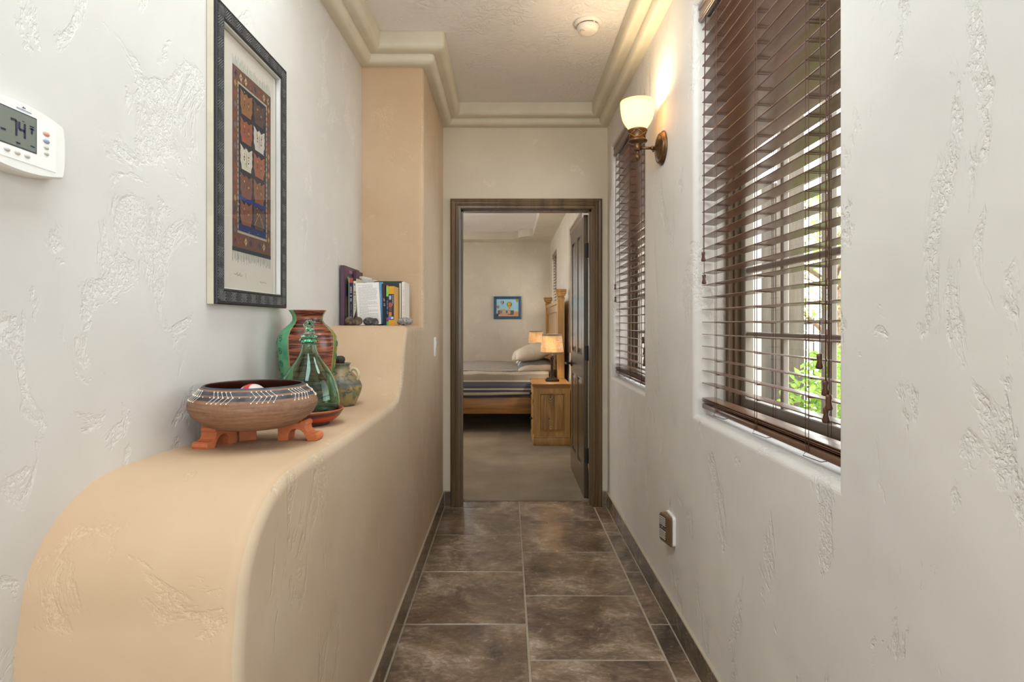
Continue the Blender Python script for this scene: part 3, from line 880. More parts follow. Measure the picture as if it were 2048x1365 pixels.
# clay bowl on three terracotta pot feet
bx, by, bz = -.640, 1.462, 1.003
t = NT('bowl_clay'); t.bsdf(None, .55, 0, .35)
tc = t.new('ShaderNodeTexCoord'); sp_ = t.new('ShaderNodeSeparateXYZ'); t.link(tc.outputs['Object'], sp_.inputs[0])
z_ = sp_.outputs['Z']
v = t.coords((3, 3, 60)); n = t.noise(v, 4, 5, .6); n2 = t.noise(t.coords(), 90, 3, .6)
clay = t.ramp(t.math('ADD', t.math('MULTIPLY', n, .7), t.math('MULTIPLY', n2, .3)), [(.3, (106, 74, 52)), (.55, (138, 102, 78)), (.75, (160, 124, 98))])
band = t.ramp(z_, [(0, BW(0)), (.0775, BW(1)), (.0850, BW(0)), (.0872, BW(1)), (.0955, BW(0)), (.1015, BW(1))], 'CONSTANT')
blk = t.ramp(t.noise(t.coords(), 40, 3, .6), [(.3, (44, 44, 50)), (.7, (76, 76, 82))])
t.link(t.mix(band, clay, blk), t.b.inputs['Base Color']); t.bump(n, .5, .0015)
M_bowl = t.m
bowl = thing('bowl', 'wide brown clay bowl with a dark banded rim and white feather pattern', 'bowl', (bx, by, bz))
outp = [(0, 0), (.088, 0), (.106, .006), (.126, .018), (.143, .034), (.151, .050), (.152, .060), (.148, .072), (.139, .084), (.127, .096), (.119, .1035), (.1165, .1055)]
inn = [(.113, .1050), (.1135, .102), (.124, .090), (.136, .076), (.140, .058), (.132, .038), (.112, .020), (.08, .012), (0, .012)]
b = B(); b.lathe(outp[1:]+[(.1135, .1052)], 64, (0, 0, 0), caps=(True, False)); b.obj('vessel', M_bowl, bowl, ws=False)
b = B(); b.lathe([(.1135, .1052)]+inn[:-1], 64, (0, 0, 0), caps=(False, True)); b.obj('interior', plain('dark_brown_glaze', (66, 38, 26), .4, var=.1), bowl, ws=False)
def bowl_r(z):
    for (r0, z0), (r1, z1) in zip(outp, outp[1:]):
        if z0 <= z <= z1 and z1 > z0: return r0+(r1-r0)*(z-z0)/(z1-z0)
    return .118
def onb(th, z, o=.0012):
    r = bowl_r(z)+o; return (r*math.cos(th), r*math.sin(th), z)
b = B(); zc, zt_, zb_ = .0861, .0975, .0735
for k in range(72):
    th = 2*PI*k/72
    if k % 2 == 0: b.sphere(onb(th, zc, .0005), .0016, 8, 5)
for g in range(9):
    for s in range(5):
        th = 2*PI*(g+.12*s)/9+.26
        for z2 in (zt_, zb_):
            pts = [onb(th-.078*q, zc+(z2-zc)*q, .0006) for q in (0, .33, .66, 1)]
            b.tube(pts, .0006, 4)
            b.sphere(onb(th-.078, z2, .0005), .0019, 8, 5)
        b.sphere(onb(th, zc, .0005), .0021, 8, 5)
stuff(b.obj('slip_pattern', plain('white_slip', (222, 216, 204), .6), bowl, ws=False))
# ball inside the bowl
M_red = plain('red_glaze', (190, 44, 48), .3)
t = NT('red_white_ball'); t.bsdf(None, .3); w_ = t.new('ShaderNodeTexWave'); w_.inputs['Scale'].default_value = 9; w_.inputs['Distortion'].default_value = 3
t.link(t.coords(rot=(0, .5, .3)), w_.inputs[0]); t.link(t.ramp(w_.outputs[0], [(.45, (200, 46, 52)), (.62, (214, 206, 198))]), t.b.inputs['Base Color'])
o = B().sphere((0, 0, .040), .040, 28, 16).obj('ball', t.m); o.location = (bx-.041, by+.078, bz+.0170)
tag(o, 'small red and white ball lying inside the clay bowl', 'ball')
# pot feet
M_terra = plain('terracotta', (194, 110, 66), .7, var=.1, nscale=18, bump=.0008)
footp = [(0, 0), (0, .046), (.010, .048), (.058, .048), (.063, .0525), (.071, .0535), (.077, .049), (.077, .043), (.074, .039), (.0755, .031), (.081, .024), (.089, .0205), (.100, .020), (.106, .0165), (.107, .009), (.104, .002), (.099, 0), (.080, 0), (.075, .010), (.069, .021), (.060, .029), (.048, .032), (.036, .029), (.029, .020), (.027, 0)]
def pot_foot(x, y, z, rz, label):
    b = B(); w = .0215
    b.loops([[(p, -w+.0015, q) for p, q in footp], [(p, -w, q) for p, q in footp]], True, False, False)
    b = B()
    b.prism(footp, 'XZ', -w, w)
    o = b.obj('pot_foot', M_terra); o.location = (x, y, z); o.rotation_euler = (0, 0, rz)
    bv = o.modifiers.new('bevel', 'BEVEL'); bv.width = .0018; bv.segments = 2; bv.limit_method = 'ANGLE'; bv.angle_limit = math.radians(50)
    tag(o, label, 'pot foot', 'terracotta feet under the clay bowl')
pot_foot(-.715, 1.487, .955, math.radians(-103), 'terracotta pot foot under the left front of the clay bowl')
pot_foot(-.600, 1.532, .9535, math.radians(-4), 'terracotta pot foot under the right side of the clay bowl')
pot_foot(-.680, 1.512, .9535, math.radians(118), 'shaded terracotta pot foot at the back of the clay bowl')

# tall green and brown urn
vx, vy, vz = -.681, 1.968, .9513
up = [(.060, 0), (.066, .004), (.072, .04), (.082, .11), (.0915, .185), (.0965, .235), (.0975, .26), (.094, .285), (.083, .305), (.066, .322), (.054, .333), (.0495, .342), (.049, .352), (.052, .362), (.0575, .372), (.0605, .3765), (.0605, .379)]
up = [(r, z*.355/.379) for r, z in up]
uin = [(.056, .353), (.048, .343), (.044, .328), (.06, .305), (.085, .27), (.085, .2), (.06, .03), (.05, .012)]
t = NT('urn_glaze'); t.bsdf(None, .22, 0, .5)
tc = t.new('ShaderNodeTexCoord'); sp_ = t.new('ShaderNodeSeparateXYZ'); t.link(tc.outputs['Object'], sp_.inputs[0])
ang = t.math('ARCTAN2', sp_.outputs['Y'], sp_.outputs['X'])
# panel centre direction: a bit right of the camera direction
cam_dir = math.atan2(-vy, -vx); pc = cam_dir+math.radians(10)
d_ = t.math('SUBTRACT', ang, pc); d_ = t.math('ABSOLUTE', d_)
nz = t.noise(t.coords((1, 1, 1)), 9, 2, .5)
wid = t.ramp(sp_.outputs['Z'], [(.0, BW(.70)), (.06, BW(.78)), (.24, BW(.80)), (.29, BW(.86)), (.325, BW(.95)), (.36, BW(1.0))])
e = t.math('SUBTRACT', d_, t.math('ADD', wid, t.math('MULTIPLY', nz, .06)))
streak = t.noise(t.coords((2.2, 2.2, 34)), 3.2, 5, .6, .8)
brown = t.ramp(streak, [(.36, (42, 24, 20)), (.46, (92, 48, 34)), (.55, (142, 80, 54)), (.72, (160, 96, 66))])
gn = t.noise(t.coords(), 14, 4, .6)
green = t.ramp(gn, [(.3, (44, 122, 92)), (.5, (84, 158, 116)), (.72, (134, 168, 106))])
olive = t.ramp(gn, [(.3, (72, 84, 30)), (.55, (112, 120, 46)), (.75, (140, 128, 60))])
sd = t.math('SUBTRACT', ang, pc)
gsel = t.math('GREATER_THAN', sd, 0.0)
side = t.mix(gsel, green, olive)
edge = t.ramp(t.math('ADD', t.math('MULTIPLY', e, 4.0), .5), [(0, BW(0)), (.42, BW(0)), (.5, BW(1)), (.60, BW(1)), (.72, BW(0))])
m1 = t.math('GREATER_THAN', e, 0.03)
c_ = t.mix(m1, brown, side); c_ = t.mix(t.math('MULTIPLY', edge, .75), c_, (168, 150, 104))
t.link(c_, t.b.inputs['Base Color']); t.bump(streak, .35, .0012)
M_urn = t.m
urn = thing('urn', 'tall glazed urn with a streaked brown panel between green sides', 'vase', (vx, vy, vz))
b = B(); b.lathe(up+uin, 56); b.obj('vessel', M_urn, urn, ws=False)
def urn_r(z):
    for (r0, z0), (r1, z1) in zip(up, up[1:]):
        if z0 <= z <= z1 and z1 > z0: return r0+(r1-r0)*(z-z0)/(z1-z0)
    return .06
b = B()
for th0, zz in [(pc-1.28, .05+.042*k) for k in range(6)]+[(pc-1.7, .07+.045*k) for k in range(5)]+[(pc+1.15, .06+.045*k) for k in range(5)]:
    pts = []
    for k in range(17):
        a = k/16*3.6*PI*.8; rr = .003+.010*k/16
        z = zz+rr*math.sin(a); th = th0+rr*math.cos(a)/urn_r(zz); r = urn_r(z)+.0003
        pts.append((r*math.cos(th), r*math.sin(th), z))
    b.tube(pts, .0013, 5)
stuff(b.obj('swirl_relief', plain('green_glaze', (34, 104, 80), .22), urn, ws=False))

# green glass bottle standing in a red dish
gx, gy, gz = -.610, 1.775, .9522
t = NT('dish_glaze'); t.bsdf(None, .25)
tc = t.new('ShaderNodeTexCoord'); sp_ = t.new('ShaderNodeSeparateXYZ'); t.link(tc.outputs['Object'], sp_.inputs[0])
n = t.noise(t.coords((1, 1, 3)), 14, 4, .6)
zz = t.math('ADD', sp_.outputs['Z'], t.math('MULTIPLY', t.math('SUBTRACT', n, .5), .012))
t.link(t.ramp(zz, [(.012, (168, 52, 20)), (.026, (184, 62, 26)), (.031, (84, 30, 22)), (.041, (70, 28, 22)), (.044, (160, 84, 56))]), t.b.inputs['Base Color'])
dish = thing('dish', 'shallow red glazed dish under the green glass bottle', 'dish', (gx, gy, gz))
b = B(); b.lathe([(.062, .008), (.074, .012), (.090, .024), (.1005, .040), (.104, .046), (.102, .049), (.098, .047), (.086, .030), (.070, .020), (.02, .018)], 48)
b.obj('plate', t.m, dish, ws=False)
b = B(); b.lathe([(.050, 0), (.060, 0), (.062, .010), (.05, .010)], 32); b.obj('foot_ring', plain('dark_clay', (58, 38, 30), .7), dish, ws=False)
t = NT('green_glass')
gl = t.new('ShaderNodeBsdfGlass'); gl.inputs['Color'].default_value = (.80, .95, .875, 1); gl.inputs['IOR'].default_value = 1.42; gl.inputs['Roughness'].default_value = .0
t.link(gl.outputs[0], t.out.inputs[0])
va = t.new('ShaderNodeVolumeAbsorption'); va.inputs['Color'].default_value = (.28, .80, .56, 1); va.inputs['Density'].default_value = 5.5
t.link(va.outputs[0], t.out.inputs['Volume'])
M_glass = t.m
bot = thing('bottle', 'pear shaped green glass bottle with a glass stopper in the red dish', 'bottle', (gx, gy, gz+.0250))
bp = [(.0, 0), (.072, .0), (.083, .006), (.0885, .020), (.0905, .042), (.089, .066), (.083, .092), (.073, .119), (.058, .144), (.042, .166), (.031, .184), (.0245, .20), (.0215, .215), (.0215, .224), (.0285, .228), (.0295, .233), (.0275, .2375), (.0185, .238)]
gw = .0035
bi = [(.0180, .226), (.0185, .214), (.0212, .2), (.0275, .184), (.0385, .166), (.0545, .144), (.0695, .119), (.0795, .092), (.0855, .066), (.087, .042), (.085, .021), (.078, .012), (.05, .022), (.02, .034), (.0, .036)]
b = B(); b.lathe(bp[1:]+bi[:-1], 56)
b.obj('glass_body', M_glass, bot, ws=False)
st = B()
st.lathe([(.016, .228), (.016, .240), (.024, .2415), (.025, .245), (.021, .248), (.008, .252)], 24)
so = st.obj('stopper', M_glass, bot, ws=False)
st = B(); rs = random.Random(4)
for k in range(7):
    a = k*2.4; st.sphere((.009*math.cos(a), .009*math.sin(a), .256+.0058*k), (.0088, .0088, .0078), 10, 7)
bmesh.ops.remove_doubles(st.bm, verts=st.bm.verts, dist=1e-5)
o = st.obj('glass_finial', M_glass, so, ws=False)
rm = o.modifiers.new('fuse', 'REMESH'); rm.mode = 'VOXEL'; rm.voxel_size = .0022; rm.use_smooth_shade = True

# small jug
jx, jy, jz = -.636, 2.20, .9500
t = NT('jug_glaze'); t.bsdf(None, .4)
tc = t.new('ShaderNodeTexCoord'); sp_ = t.new('ShaderNodeSeparateXYZ'); t.link(tc.outputs['Object'], sp_.inputs[0])
n = t.noise(t.coords((1, 1, 1.5)), 26, 5, .65, 1.2); n0 = t.noise(t.coords((1, 1, 2.5)), 11, 3, .5, 1.5)
zz = t.math('ADD', sp_.outputs['Z'], t.math('MULTIPLY', t.math('SUBTRACT', n0, .5), .035))
base = t.ramp(t.math('MULTIPLY', zz, 6.2), [(0, (140, 128, 92)), (.20, (150, 134, 80)), (.32, (110, 112, 92)), (.40, (164, 132, 50)), (.52, (88, 88, 80)), (.60, (120, 112, 84)), (.74, (152, 128, 84)), (.95, (118, 112, 84))])
ink = t.ramp(n, [(.40, BW(.85)), (.5, BW(0))])
t.link(t.mix(ink, base, (70, 76, 76)), t.b.inputs['Base Color']); t.bump(n, .6, .0015)
jug = thing('jug', 'small speckled olive jug with a cream ring handle at the back of the ledge', 'jug', (jx, jy, jz))
b = B(); b.lathe([(.050, 0), (.056, .004), (.070, .035), (.0795, .064), (.080, .074), (.072, .092), (.054, .114), (.041, .128), (.034, .138), (.032, .146), (.035, .155), (.040, .160), (.036, .161), (.028, .150), (.026, .14), (.05, .1), (.06, .06), (.04, .012)], 44)
b.obj('vessel', t.m, jug, ws=False)
pts = [(.034+.019*(1+math.cos(a)), 0, .116+.024*math.sin(a)) for a in [PI*1.15-k/16*2*PI*.93 for k in range(17)]]
b = B(); b.tube(pts, [.0062 for k in range(17)], 10); b.xform(Matrix.Rotation(math.radians(-8), 4, 'Z')); b.obj('handle', plain('cream_clay', (196, 182, 140), .5, var=.1, nscale=40), jug, ws=False)
b = B(); b.lathe([(.017, .148), (.018, .166), (.0205, .172), (.019, .181), (.012, .187), (.004, .188)], 20, (-.003, 0, 0)); b.obj('stopper', plain('dark_cork', (40, 34, 32), .6), jug, ws=False)

# ------------------------------------------------------------------ books and stones on the niche shelf
BG = 'books in the niche'
def px(p, y): return (p-CX)*y/F
def pz(p, y): return CAMZ-(p-CY)*y/F
M_page = plain('page_edges', (222, 214, 196), .8, var=.05, nscale=200)
def book(label, x, y, w, dpt, h, rz, cover, art=None, tilt=0, page=True, round_=0):
    """x, y = front-left foot of the spine side; local X = thickness, Y = depth away, Z = height"""
    root = thing('book', label, 'book', (x, y, ZS+.0005), rz, BG)
    if tilt: root.rotation_euler = (0, tilt, rz)
    mc = plain('book_cover', cover, .4)
    t = min(.0025, w*.18)
    b = B(); b.box(0, t, 0, dpt, 0, h, .0006, seg=1); b.box(w-t, w, 0, dpt, 0, h, .0006, seg=1); b.box(t*.6, w-t*.6, 0, t, 0, h)
    b.obj('cover', mc, root, ws=False)
    b = B(); b.box(t, w-t, t, dpt-.004, .003, h-.003); b.obj('pages', M_page, root, ws=False)
    if art:
        A = Art(); art(A, w, h, dpt)
        A.obj('spine_print', lambda u, v, q: (u, -.0004-q, v), M_printg, root, ws=False, step=.0002)
    return root
def glyphs(A, u, v0, v1, w, c, n, seed, lay=3):
    r = random.Random(seed); s = (v1-v0)/n
    for k in range(n):
        v = v1-(k+1)*s
        if r.random() < .12: continue
        ww = w*r.uniform(.75, 1)
        A.rect(u-ww/2, u-ww/2+w*.26, v+s*.12, v+s*.86, c, lay)
        if r.random() < .8: A.rect(u-ww/2, u+ww/2, v+s*.62, v+s*.86, c, lay)
        if r.random() < .7: A.rect(u-ww/2, u+ww/2, v+s*.12, v+s*.32, c, lay)
        if r.random() < .5: A.rect(u+ww/2-w*.26, u+ww/2, v+s*.12, v+s*.86, c, lay)
# purple album leaning along the left wall, its cover facing right
h = pz(531, 2.66)-ZS
alb = book('tall purple picture book standing flat against the left wall', -.7705, 2.66, .019, .27, h, 0, (80, 54, 68))
A = Art()
A.rect(.008, .262, .006, h-.006, (86, 52, 80), 0); A.rect(.02, .25, .02, h-.035, (70, 74, 72), 1); A.rect(.02, .25, .02, h*.48, (104, 96, 70), 2)
A.rect(.02, .14, h*.5, h*.7, (34, 54, 52), 2); A.poly([(.04, .02), (.10, h*.45), (.16, .02)], (60, 50, 42), 3); A.rect(.16, .25, .02, h*.6, (52, 44, 40), 3); A.disc(.06, h*.78, .014, (150, 160, 140), 3); A.rect(.08, .19, h-.03, h-.016, (150, 110, 140), 2)
A.obj('cover_print', lambda u, v, q: (.0193+q, u, v), M_printg, alb, ws=False)
book('dark purple book, second from the left wall, behind the tall picture book', -.7485, 2.80, .014, .13, h*.955, 0, (70, 34, 50))
yb_ = 2.70
def art_navy(A, w, h, d):
    A.rect(0, w, 0, h, (44, 50, 74), 0); A.rect(0, .0022, 0, h, (196, 190, 178), 2); A.rect(.002, w, h-.022, h, (176, 76, 56), 1); glyphs(A, w*.55, h*.5, h*.82, w*.42, (206, 206, 210), 9, 1); glyphs(A, w*.6, h*.12, h*.45, w*.26, (150, 120, 90), 11, 2)
book('navy paperback spine with a red block at its top and white letters', px(697.5, yb_), yb_, .0195, .13, pz(556.5, yb_)-ZS, 0, (44, 50, 74), art_navy)
def art_cream(A, w, h, d):
    A.rect(0, w, 0, h, (208, 202, 174), 0); A.rect(0, w, h-.012, h, (48, 46, 44), 1); glyphs(A, w*.5, h*.62, h*.90, w*.72, (132, 46, 40), 5, 3); glyphs(A, w*.55, h*.34, h*.60, w*.4, (86, 84, 70), 9, 4)
    A.poly([(0, .03), (w, .075), (w, 0), (0, 0)], (70, 46, 40), 2)
book('cream paperback spine with large red letters', px(706.5, yb_), yb_+.002, .0135, .13, pz(557.5, yb_)-ZS, 0, (208, 202, 174), art_cream)
# magazines behind
def art_mag(A, w, h, d): A.rect(0, w, 0, h, (206, 204, 198), 0); A.rect(w*.3, w*.9, h-.022, h-.012, (206, 78, 40), 1); A.rect(0, w*.3, h-.04, h, (120, 104, 92), 1)
book('white magazine with a red mark behind the page of print', px(717, 2.86), 2.862, .0165, .12, pz(553, 2.86)-ZS, math.radians(-11), (206, 204, 198), art_mag)
def art_mag2(A, w, h, d): A.rect(0, w, 0, h, (214, 212, 206), 0); A.rect(w*.1, w*.9, h-.03, h-.026, (90, 90, 120), 1); A.rect(w*.1, w*.9, h-.022, h-.018, (90, 90, 120), 1); A.rect(w*.25, w*.55, h-.045, h-.033, (206, 78, 40), 1)
book('striped white magazine leaning behind the page of print', px(725, 2.86), 2.86, .027, .12, pz(558, 2.86)-ZS, math.radians(-10), (204, 202, 198), art_mag2)
# the book that shows its white printed back
h = .197; root = thing('book', 'white book showing a printed back cover, with a light blue spine', 'book', (px(716, 2.69), 2.69, ZS+.0005), math.radians(14), BG)
root.rotation_euler = (0, math.radians(-3.2), math.radians(8))
wd = .106; th = .026
b = B(); b.box(0, wd, 0, .002, 0, h); b.box(0, wd, th-.002, th, 0, h); b.obj('cover', plain('white_cover', (226, 220, 216), .45), root, ws=False)
b = B(); b.box(.002, wd-.004, .002, th-.002, .002, h-.002); b.obj('pages', M_page, root, ws=False)
b = B(); L = [[(wd-.003+.022*math.sin(a)*1.0, th/2-th/2*math.cos(a), z) for a in [k/6*PI for k in range(7)]] for z in (0, h)]
b.loops(L, True, True, True); b.obj('spine', plain('blue_spine', (92, 138, 178), .3), root, ws=False)
A = Art(); r = random.Random(9)
A.rect(.0005, wd-.0005, .0005, h-.0005, (224, 218, 212), 0)
for k in range(31):
    v = h-.012-k*.0056; u = .010; end = wd-.010-r.choice([0, 0, .004, .02, .045])
    if k == 1: u = .03; end = wd-.03
    while u < end:
        l = r.uniform(.004, .014); A.rect(u, min(u+l, end), v, v+.0017, (152, 146, 141), 1); u += l+.0014
A.obj('printed_text', lambda u, v, q: (u, -.0003-q, v), M_print, root, ws=False)
def art_maroon(A, w, h, d): A.rect(0, w, 0, h, (58, 36, 48), 0); A.rect(0, w, 0, h*.55, (30, 34, 44), 1); glyphs(A, w*.55, h*.42, h*.66, w*.5, (190, 190, 184), 6, 11)
book('thin maroon and black spine right of the blue spine', px(768, yb_)-.0025, yb_, .0145, .12, pz(568.5, yb_)-ZS, 0, (46, 34, 44), art_maroon, tilt=math.radians(-2))
def art_green(A, w, h, d):
    A.rect(0, w, 0, h, (40, 44, 54), 0); A.rect(0, w, h*.72, h, (124, 190, 78), 1); A.rect(0, w, h-.006, h, (210, 100, 50), 2); A.rect(0, w, 0, h*.10, (92, 168, 80), 1)
    glyphs(A, w*.5, h*.28, h*.62, w*.6, (150, 160, 190), 9, 12); A.rect(0, w, h*.12, h*.2, (130, 60, 130), 1)
book('narrow guide book spine with a lime green top', px(772.5, yb_), yb_+.001, .010, .12, pz(571, yb_)-ZS, 0, (40, 44, 54), art_green)
def art_yellow(A, w, h, d):
    A.rect(0, w, 0, h, (206, 152, 40), 0); A.rect(0, w, h*.14, h*.80, (52, 46, 48), 1); A.rect(w*.05, w*.62, h*.46, h*.58, (168, 84, 56), 2); A.rect(w*.05, w*.6, h*.24, h*.34, (198, 112, 60), 2)
    A.rect(0, w*.5, h*.15, h*.24, (84, 116, 176), 2); A.rect(w*.5, w*.9, h*.16, h*.22, (206, 196, 216), 2); A.rect(w*.1, w*.5, h*.66, h*.76, (150, 170, 190), 2); glyphs(A, w*.8, h*.5, h*.78, w*.25, (196, 176, 206), 5, 13); A.rect(w*.1, w*.6, h*.36, h*.45, (92, 70, 62), 2)
book('yellow spined guide book with dark photographs', px(776.8, yb_), yb_+.002, .0255, .12, pz(573, yb_)-ZS, 0, (206, 152, 40), art_yellow)
# dark green binder behind, cover to the camera
h = pz(563.5, 2.86)-ZS
root = thing('book', 'dark green rounded binder standing behind the guide books', 'book', (px(748, 2.86), 2.842, ZS+.0005), 0, BG)
wd = px(799, 2.80)-px(748, 2.86); rc = .012
def rr(o): return [(o, 0), (wd, 0), (wd, h-o)]+[(wd-rc*0, h-o)]+[(o+rc, h-o)]+[(o+rc-rc*math.sin(a), h-o-rc+rc*math.cos(a)) for a in [k/4*PI/2 for k in range(1, 5)]]
b = B()
for y_ in (0, .027): b.prism([(0, 0), (wd, 0), (wd, h), (rc, h)]+[(rc-rc*math.sin(a), h-rc+rc*math.cos(a)) for a in [k/4*PI/2 for k in range(1, 5)]], 'XZ', y_, y_+.003)
b.obj('cover', plain('green_cover', (26, 50, 46), .4), root, ws=False)
b = B(); b.loops([[(wd-.002+.008*math.sin(a), .015-.015*math.cos(a), z) for a in [k/6*PI for k in range(7)]] for z in (0, h)], True, True, True); so = b.obj('spine', plain('spine_cloth', (38, 58, 66), .5), root, ws=False)
b = B(); b.box(.006, wd-.004, .003, .027, .003, h-.005); b.obj('pages', M_page, root, ws=False)
book('slim cream book right of the green binder', px(798.6, 2.83), 2.83, .0085, .15, pz(567, 2.83)-ZS, 0, (212, 204, 184))
book('dark thin booklet between the two pale books at the right end', px(802.2, 2.83)+.0002, 2.832, .004, .15, pz(566, 2.83)-ZS, 0, (60, 52, 36))
def art_w(A, w, h, d): A.rect(0, w, 0, h, (220, 216, 208), 0); glyphs(A, w*.65, h*.1, h*.9, w*.2, (168, 160, 150), 22, 15)
book('tall white book standing last at the right end of the row', px(803.8, 2.83), 2.825, .013, .15, pz(564.5, 2.83)-ZS, 0, (222, 218, 210), art_w)

# stones
def stone(name, label, parts, loc, mat, seed):
    b = B()
    for c, r in parts: b.sphere(c, r, 20, 12)
    o = b.obj(name, mat); o.location = loc
    rm = o.modifiers.new('fuse', 'REMESH'); rm.mode = 'VOXEL'; rm.voxel_size = .0026; rm.use_smooth_shade = True
    tx = bpy.data.textures.new('stone_lumps', 'CLOUDS'); tx.noise_scale = .02
    dm = o.modifiers.new('lumps', 'DISPLACE'); dm.texture = tx; dm.strength = .004; dm.mid_level = .5; dm.texture_coords = 'GLOBAL'
    tag(o, label, 'stone', 'stones in front of the books'); return o
def stone_mat(name, a, c, sc, thr=(.4, .6)):
    t = NT(name); t.bsdf(None, .75, 0, .3); n = t.noise(t.coords(), sc, 5, .7, .5)
    t.link(t.ramp(n, [(thr[0], a), (thr[1], c)]), t.b.inputs['Base Color']); t.bump(n, .6, .0015); return t.m
ys = 2.635
stone('stone', 'brown twin-lobed stone at the left end, under the tall picture book', [((-.019, 0, .021), (.022, .02, .0205)), ((.019, 0, .020), (.020, .019, .0195)), ((0, 0, .018), (.016, .015, .016))], (px(708, ys), ys, ZS), stone_mat('brown_stone', (74, 62, 50), (128, 112, 92), 45), 1)
stone('stone', 'dark grey stone with white flecks in front of the printed page', [((-.008, 0, .019), (.027, .018, .0185)), ((.022, .003, .017), (.015, .015, .0165)), ((.004, 0, .023), (.018, .014, .013))], (px(741, ys), ys+.002, ZS), stone_mat('grey_stone', (62, 56, 54), (132, 128, 128), 60, (.45, .7)), 2)
stone('stone', 'smooth speckled oval stone at the right end of the shelf', [((0, 0, .0185), (.037, .024, .018))], (px(810, ys), ys-.002, ZS), stone_mat('speckled_stone', (82, 74, 72), (176, 168, 166), 130), 3)
# ------------------------------------------------------------------ wall sconce
sy, sz = 2.563, 2.04
root = thing('wall_sconce', 'bronze wall sconce with a lit frosted glass bowl shade on the right wall', 'lamp', (XR, sy, sz))
ax = XR-.113
RY = Matrix.Translation((XR+.002, sy, sz)) @ Matrix.Rotation(-PI/2, 4, 'Y')
b = B(); b.lathe([(.073, 0), (.075, .006), (.070, .012), (.066, .014), (.066, .018), (.060, .022), (.055, .022), (.050, .027), (.034, .032), (.012, .036), (.010, .040), (.004, .041)], 48)
b.xform(RY); b.obj('backplate', M_bronze, root)
b = B()
for k in range(54):
    a = 2*PI*k/54; c = Vector((.0615*math.cos(a), .0615*math.sin(a), .0195)); b.sphere(c, (.0028, .0028, .0035), 8, 5)
b.xform(RY); stuff(b.obj('rope_rim', M_bronze, root))
b = B(); b.tube([(XR-.038, sy, sz), (ax+.012, sy, sz)], .0062, 12)
b.obj('arm', M_bronze, root)
b = B(); b.sphere((XR-.047, sy, sz), .010, 14, 9); b.sphere((XR-.043, sy, sz-.013), .005, 10, 7); b.obj('arm_joint', M_bronze, root)
b = B(); b.lathe([(.004, -.056), (.010, -.050), (.0135, -.042), (.0125, -.034), (.007, -.027), (.0055, -.022), (.009, -.019), (.007, -.014)], 20, (ax, sy, sz)); b.obj('finial', M_bronze, root)
b = B(); b.lathe([(.010, -.014), (.016, -.012), (.0165, .012), (.014, .016), (.026, .022), (.041, .026), (.043, .031), (.040, .036), (.035, .040), (.034, .046), (.039, .068), (.042, .072), (.044, .077), (.042, .081), (.03, .082), (.01, .08)], 36, (ax, sy, sz)); b.obj('cup', M_bronze, root)
M_gold = metal_mat('rubbed_gold_strap', (176, 132, 78), .35)
for k in range(4):
    for s in (-1, 1):
        a0 = k*PI/2+.5
        b = B(); b.tube([((.0355+.004*q)*math.cos(a0+s*(q-.5)*1.25)+ax, (.0355+.004*q)*math.sin(a0+s*(q-.5)*1.25)+sy, sz+.040+.032*q) for q in [i/6 for i in range(7)]], .0017, 6); b.obj('cross_strap', M_gold, root)
t = NT('frosted_lamp_glass')
df = t.new('ShaderNodeBsdfTranslucent'); df.inputs['Color'].default_value = lin((226, 204, 166))
dd = t.new('ShaderNodeBsdfDiffuse'); dd.inputs['Color'].default_value = lin((228, 212, 178))
mx = t.new('ShaderNodeMixShader'); mx.inputs[0].default_value = .4; t.link(df.outputs[0], mx.inputs[1]); t.link(dd.outputs[0], mx.inputs[2])
em = t.new('ShaderNodeEmission'); em.inputs['Color'].default_value = (1, .80, .46, 1); em.inputs['Strength'].default_value = .4
ad = t.new('ShaderNodeAddShader'); t.link(mx.outputs[0], ad.inputs[0]); t.link(em.outputs[0], ad.inputs[1]); t.link(ad.outputs[0], t.out.inputs[0])
M_lampglass = t.m
shp = [(.034, .078), (.040, .086), (.052, .102), (.064, .124), (.071, .150), (.0745, .178), (.0758, .204)]
b = B(); b.lathe(shp+[(.0735, .2045)]+[(r-.0035, z+.001) for r, z in reversed(shp)], 48, (ax, sy, sz), caps=(False, False)); b.obj('shade', M_lampglass, root)
b = B(); b.sphere((ax, sy, sz+.135), (.022, .022, .028), 16, 10); b.lathe([(.013, .082), (.013, .112)], 16, (ax, sy, sz))
t = NT('bulb_glow'); em = t.new('ShaderNodeEmission'); em.inputs['Color'].default_value = (1, .80, .50, 1); em.inputs['Strength'].default_value = 30; t.link(em.outputs[0], t.out.inputs[0])
b.obj('bulb', t.m, root)
lamp('sconce_bulb', 'POINT', (ax, sy, sz+.165), 8.5, (1, .77, .48), shadow_soft_size=.06)

# ------------------------------------------------------------------ smoke detector on the ceiling
dx, dy = .396, 2.845
root = thing('smoke_detector', 'round white smoke detector on the hall ceiling', 'smoke detector', (dx, dy, ZC))
M_det = plain('detector_plastic', (230, 222, 212), .45)
b = B(); b.lathe([(.066, .002), (.0685, -.004), (.0675, -.012), (.058, -.016), (.05, -.016), (.05, .002)], 44, (dx, dy, ZC)); b.obj('base', M_det, root)
b = B(); b.lathe([(.049, -.012), (.050, -.022), (.045, -.022)], 44, (dx, dy, ZC)); b.obj('vent_gap', M_dark, root)
b = B(); b.lathe([(.050, -.019), (.0535, -.020), (.0535, -.028), (.050, -.040), (.042, -.048), (.030, -.052), (.012, -.053), (.002, -.053)], 44, (dx, dy, ZC), caps=(False, True)); b.obj('cover', M_det, root)
b = B(); b.lathe([(.013, -.0005), (.013, -.0028), (.011, -.0036), (.0105, -.0024), (.002, -.0024)], 22, (dx-.027, dy-.018, ZC-.0490)); b.obj('test_button', plain('detector_button', (206, 192, 176), .5), root)
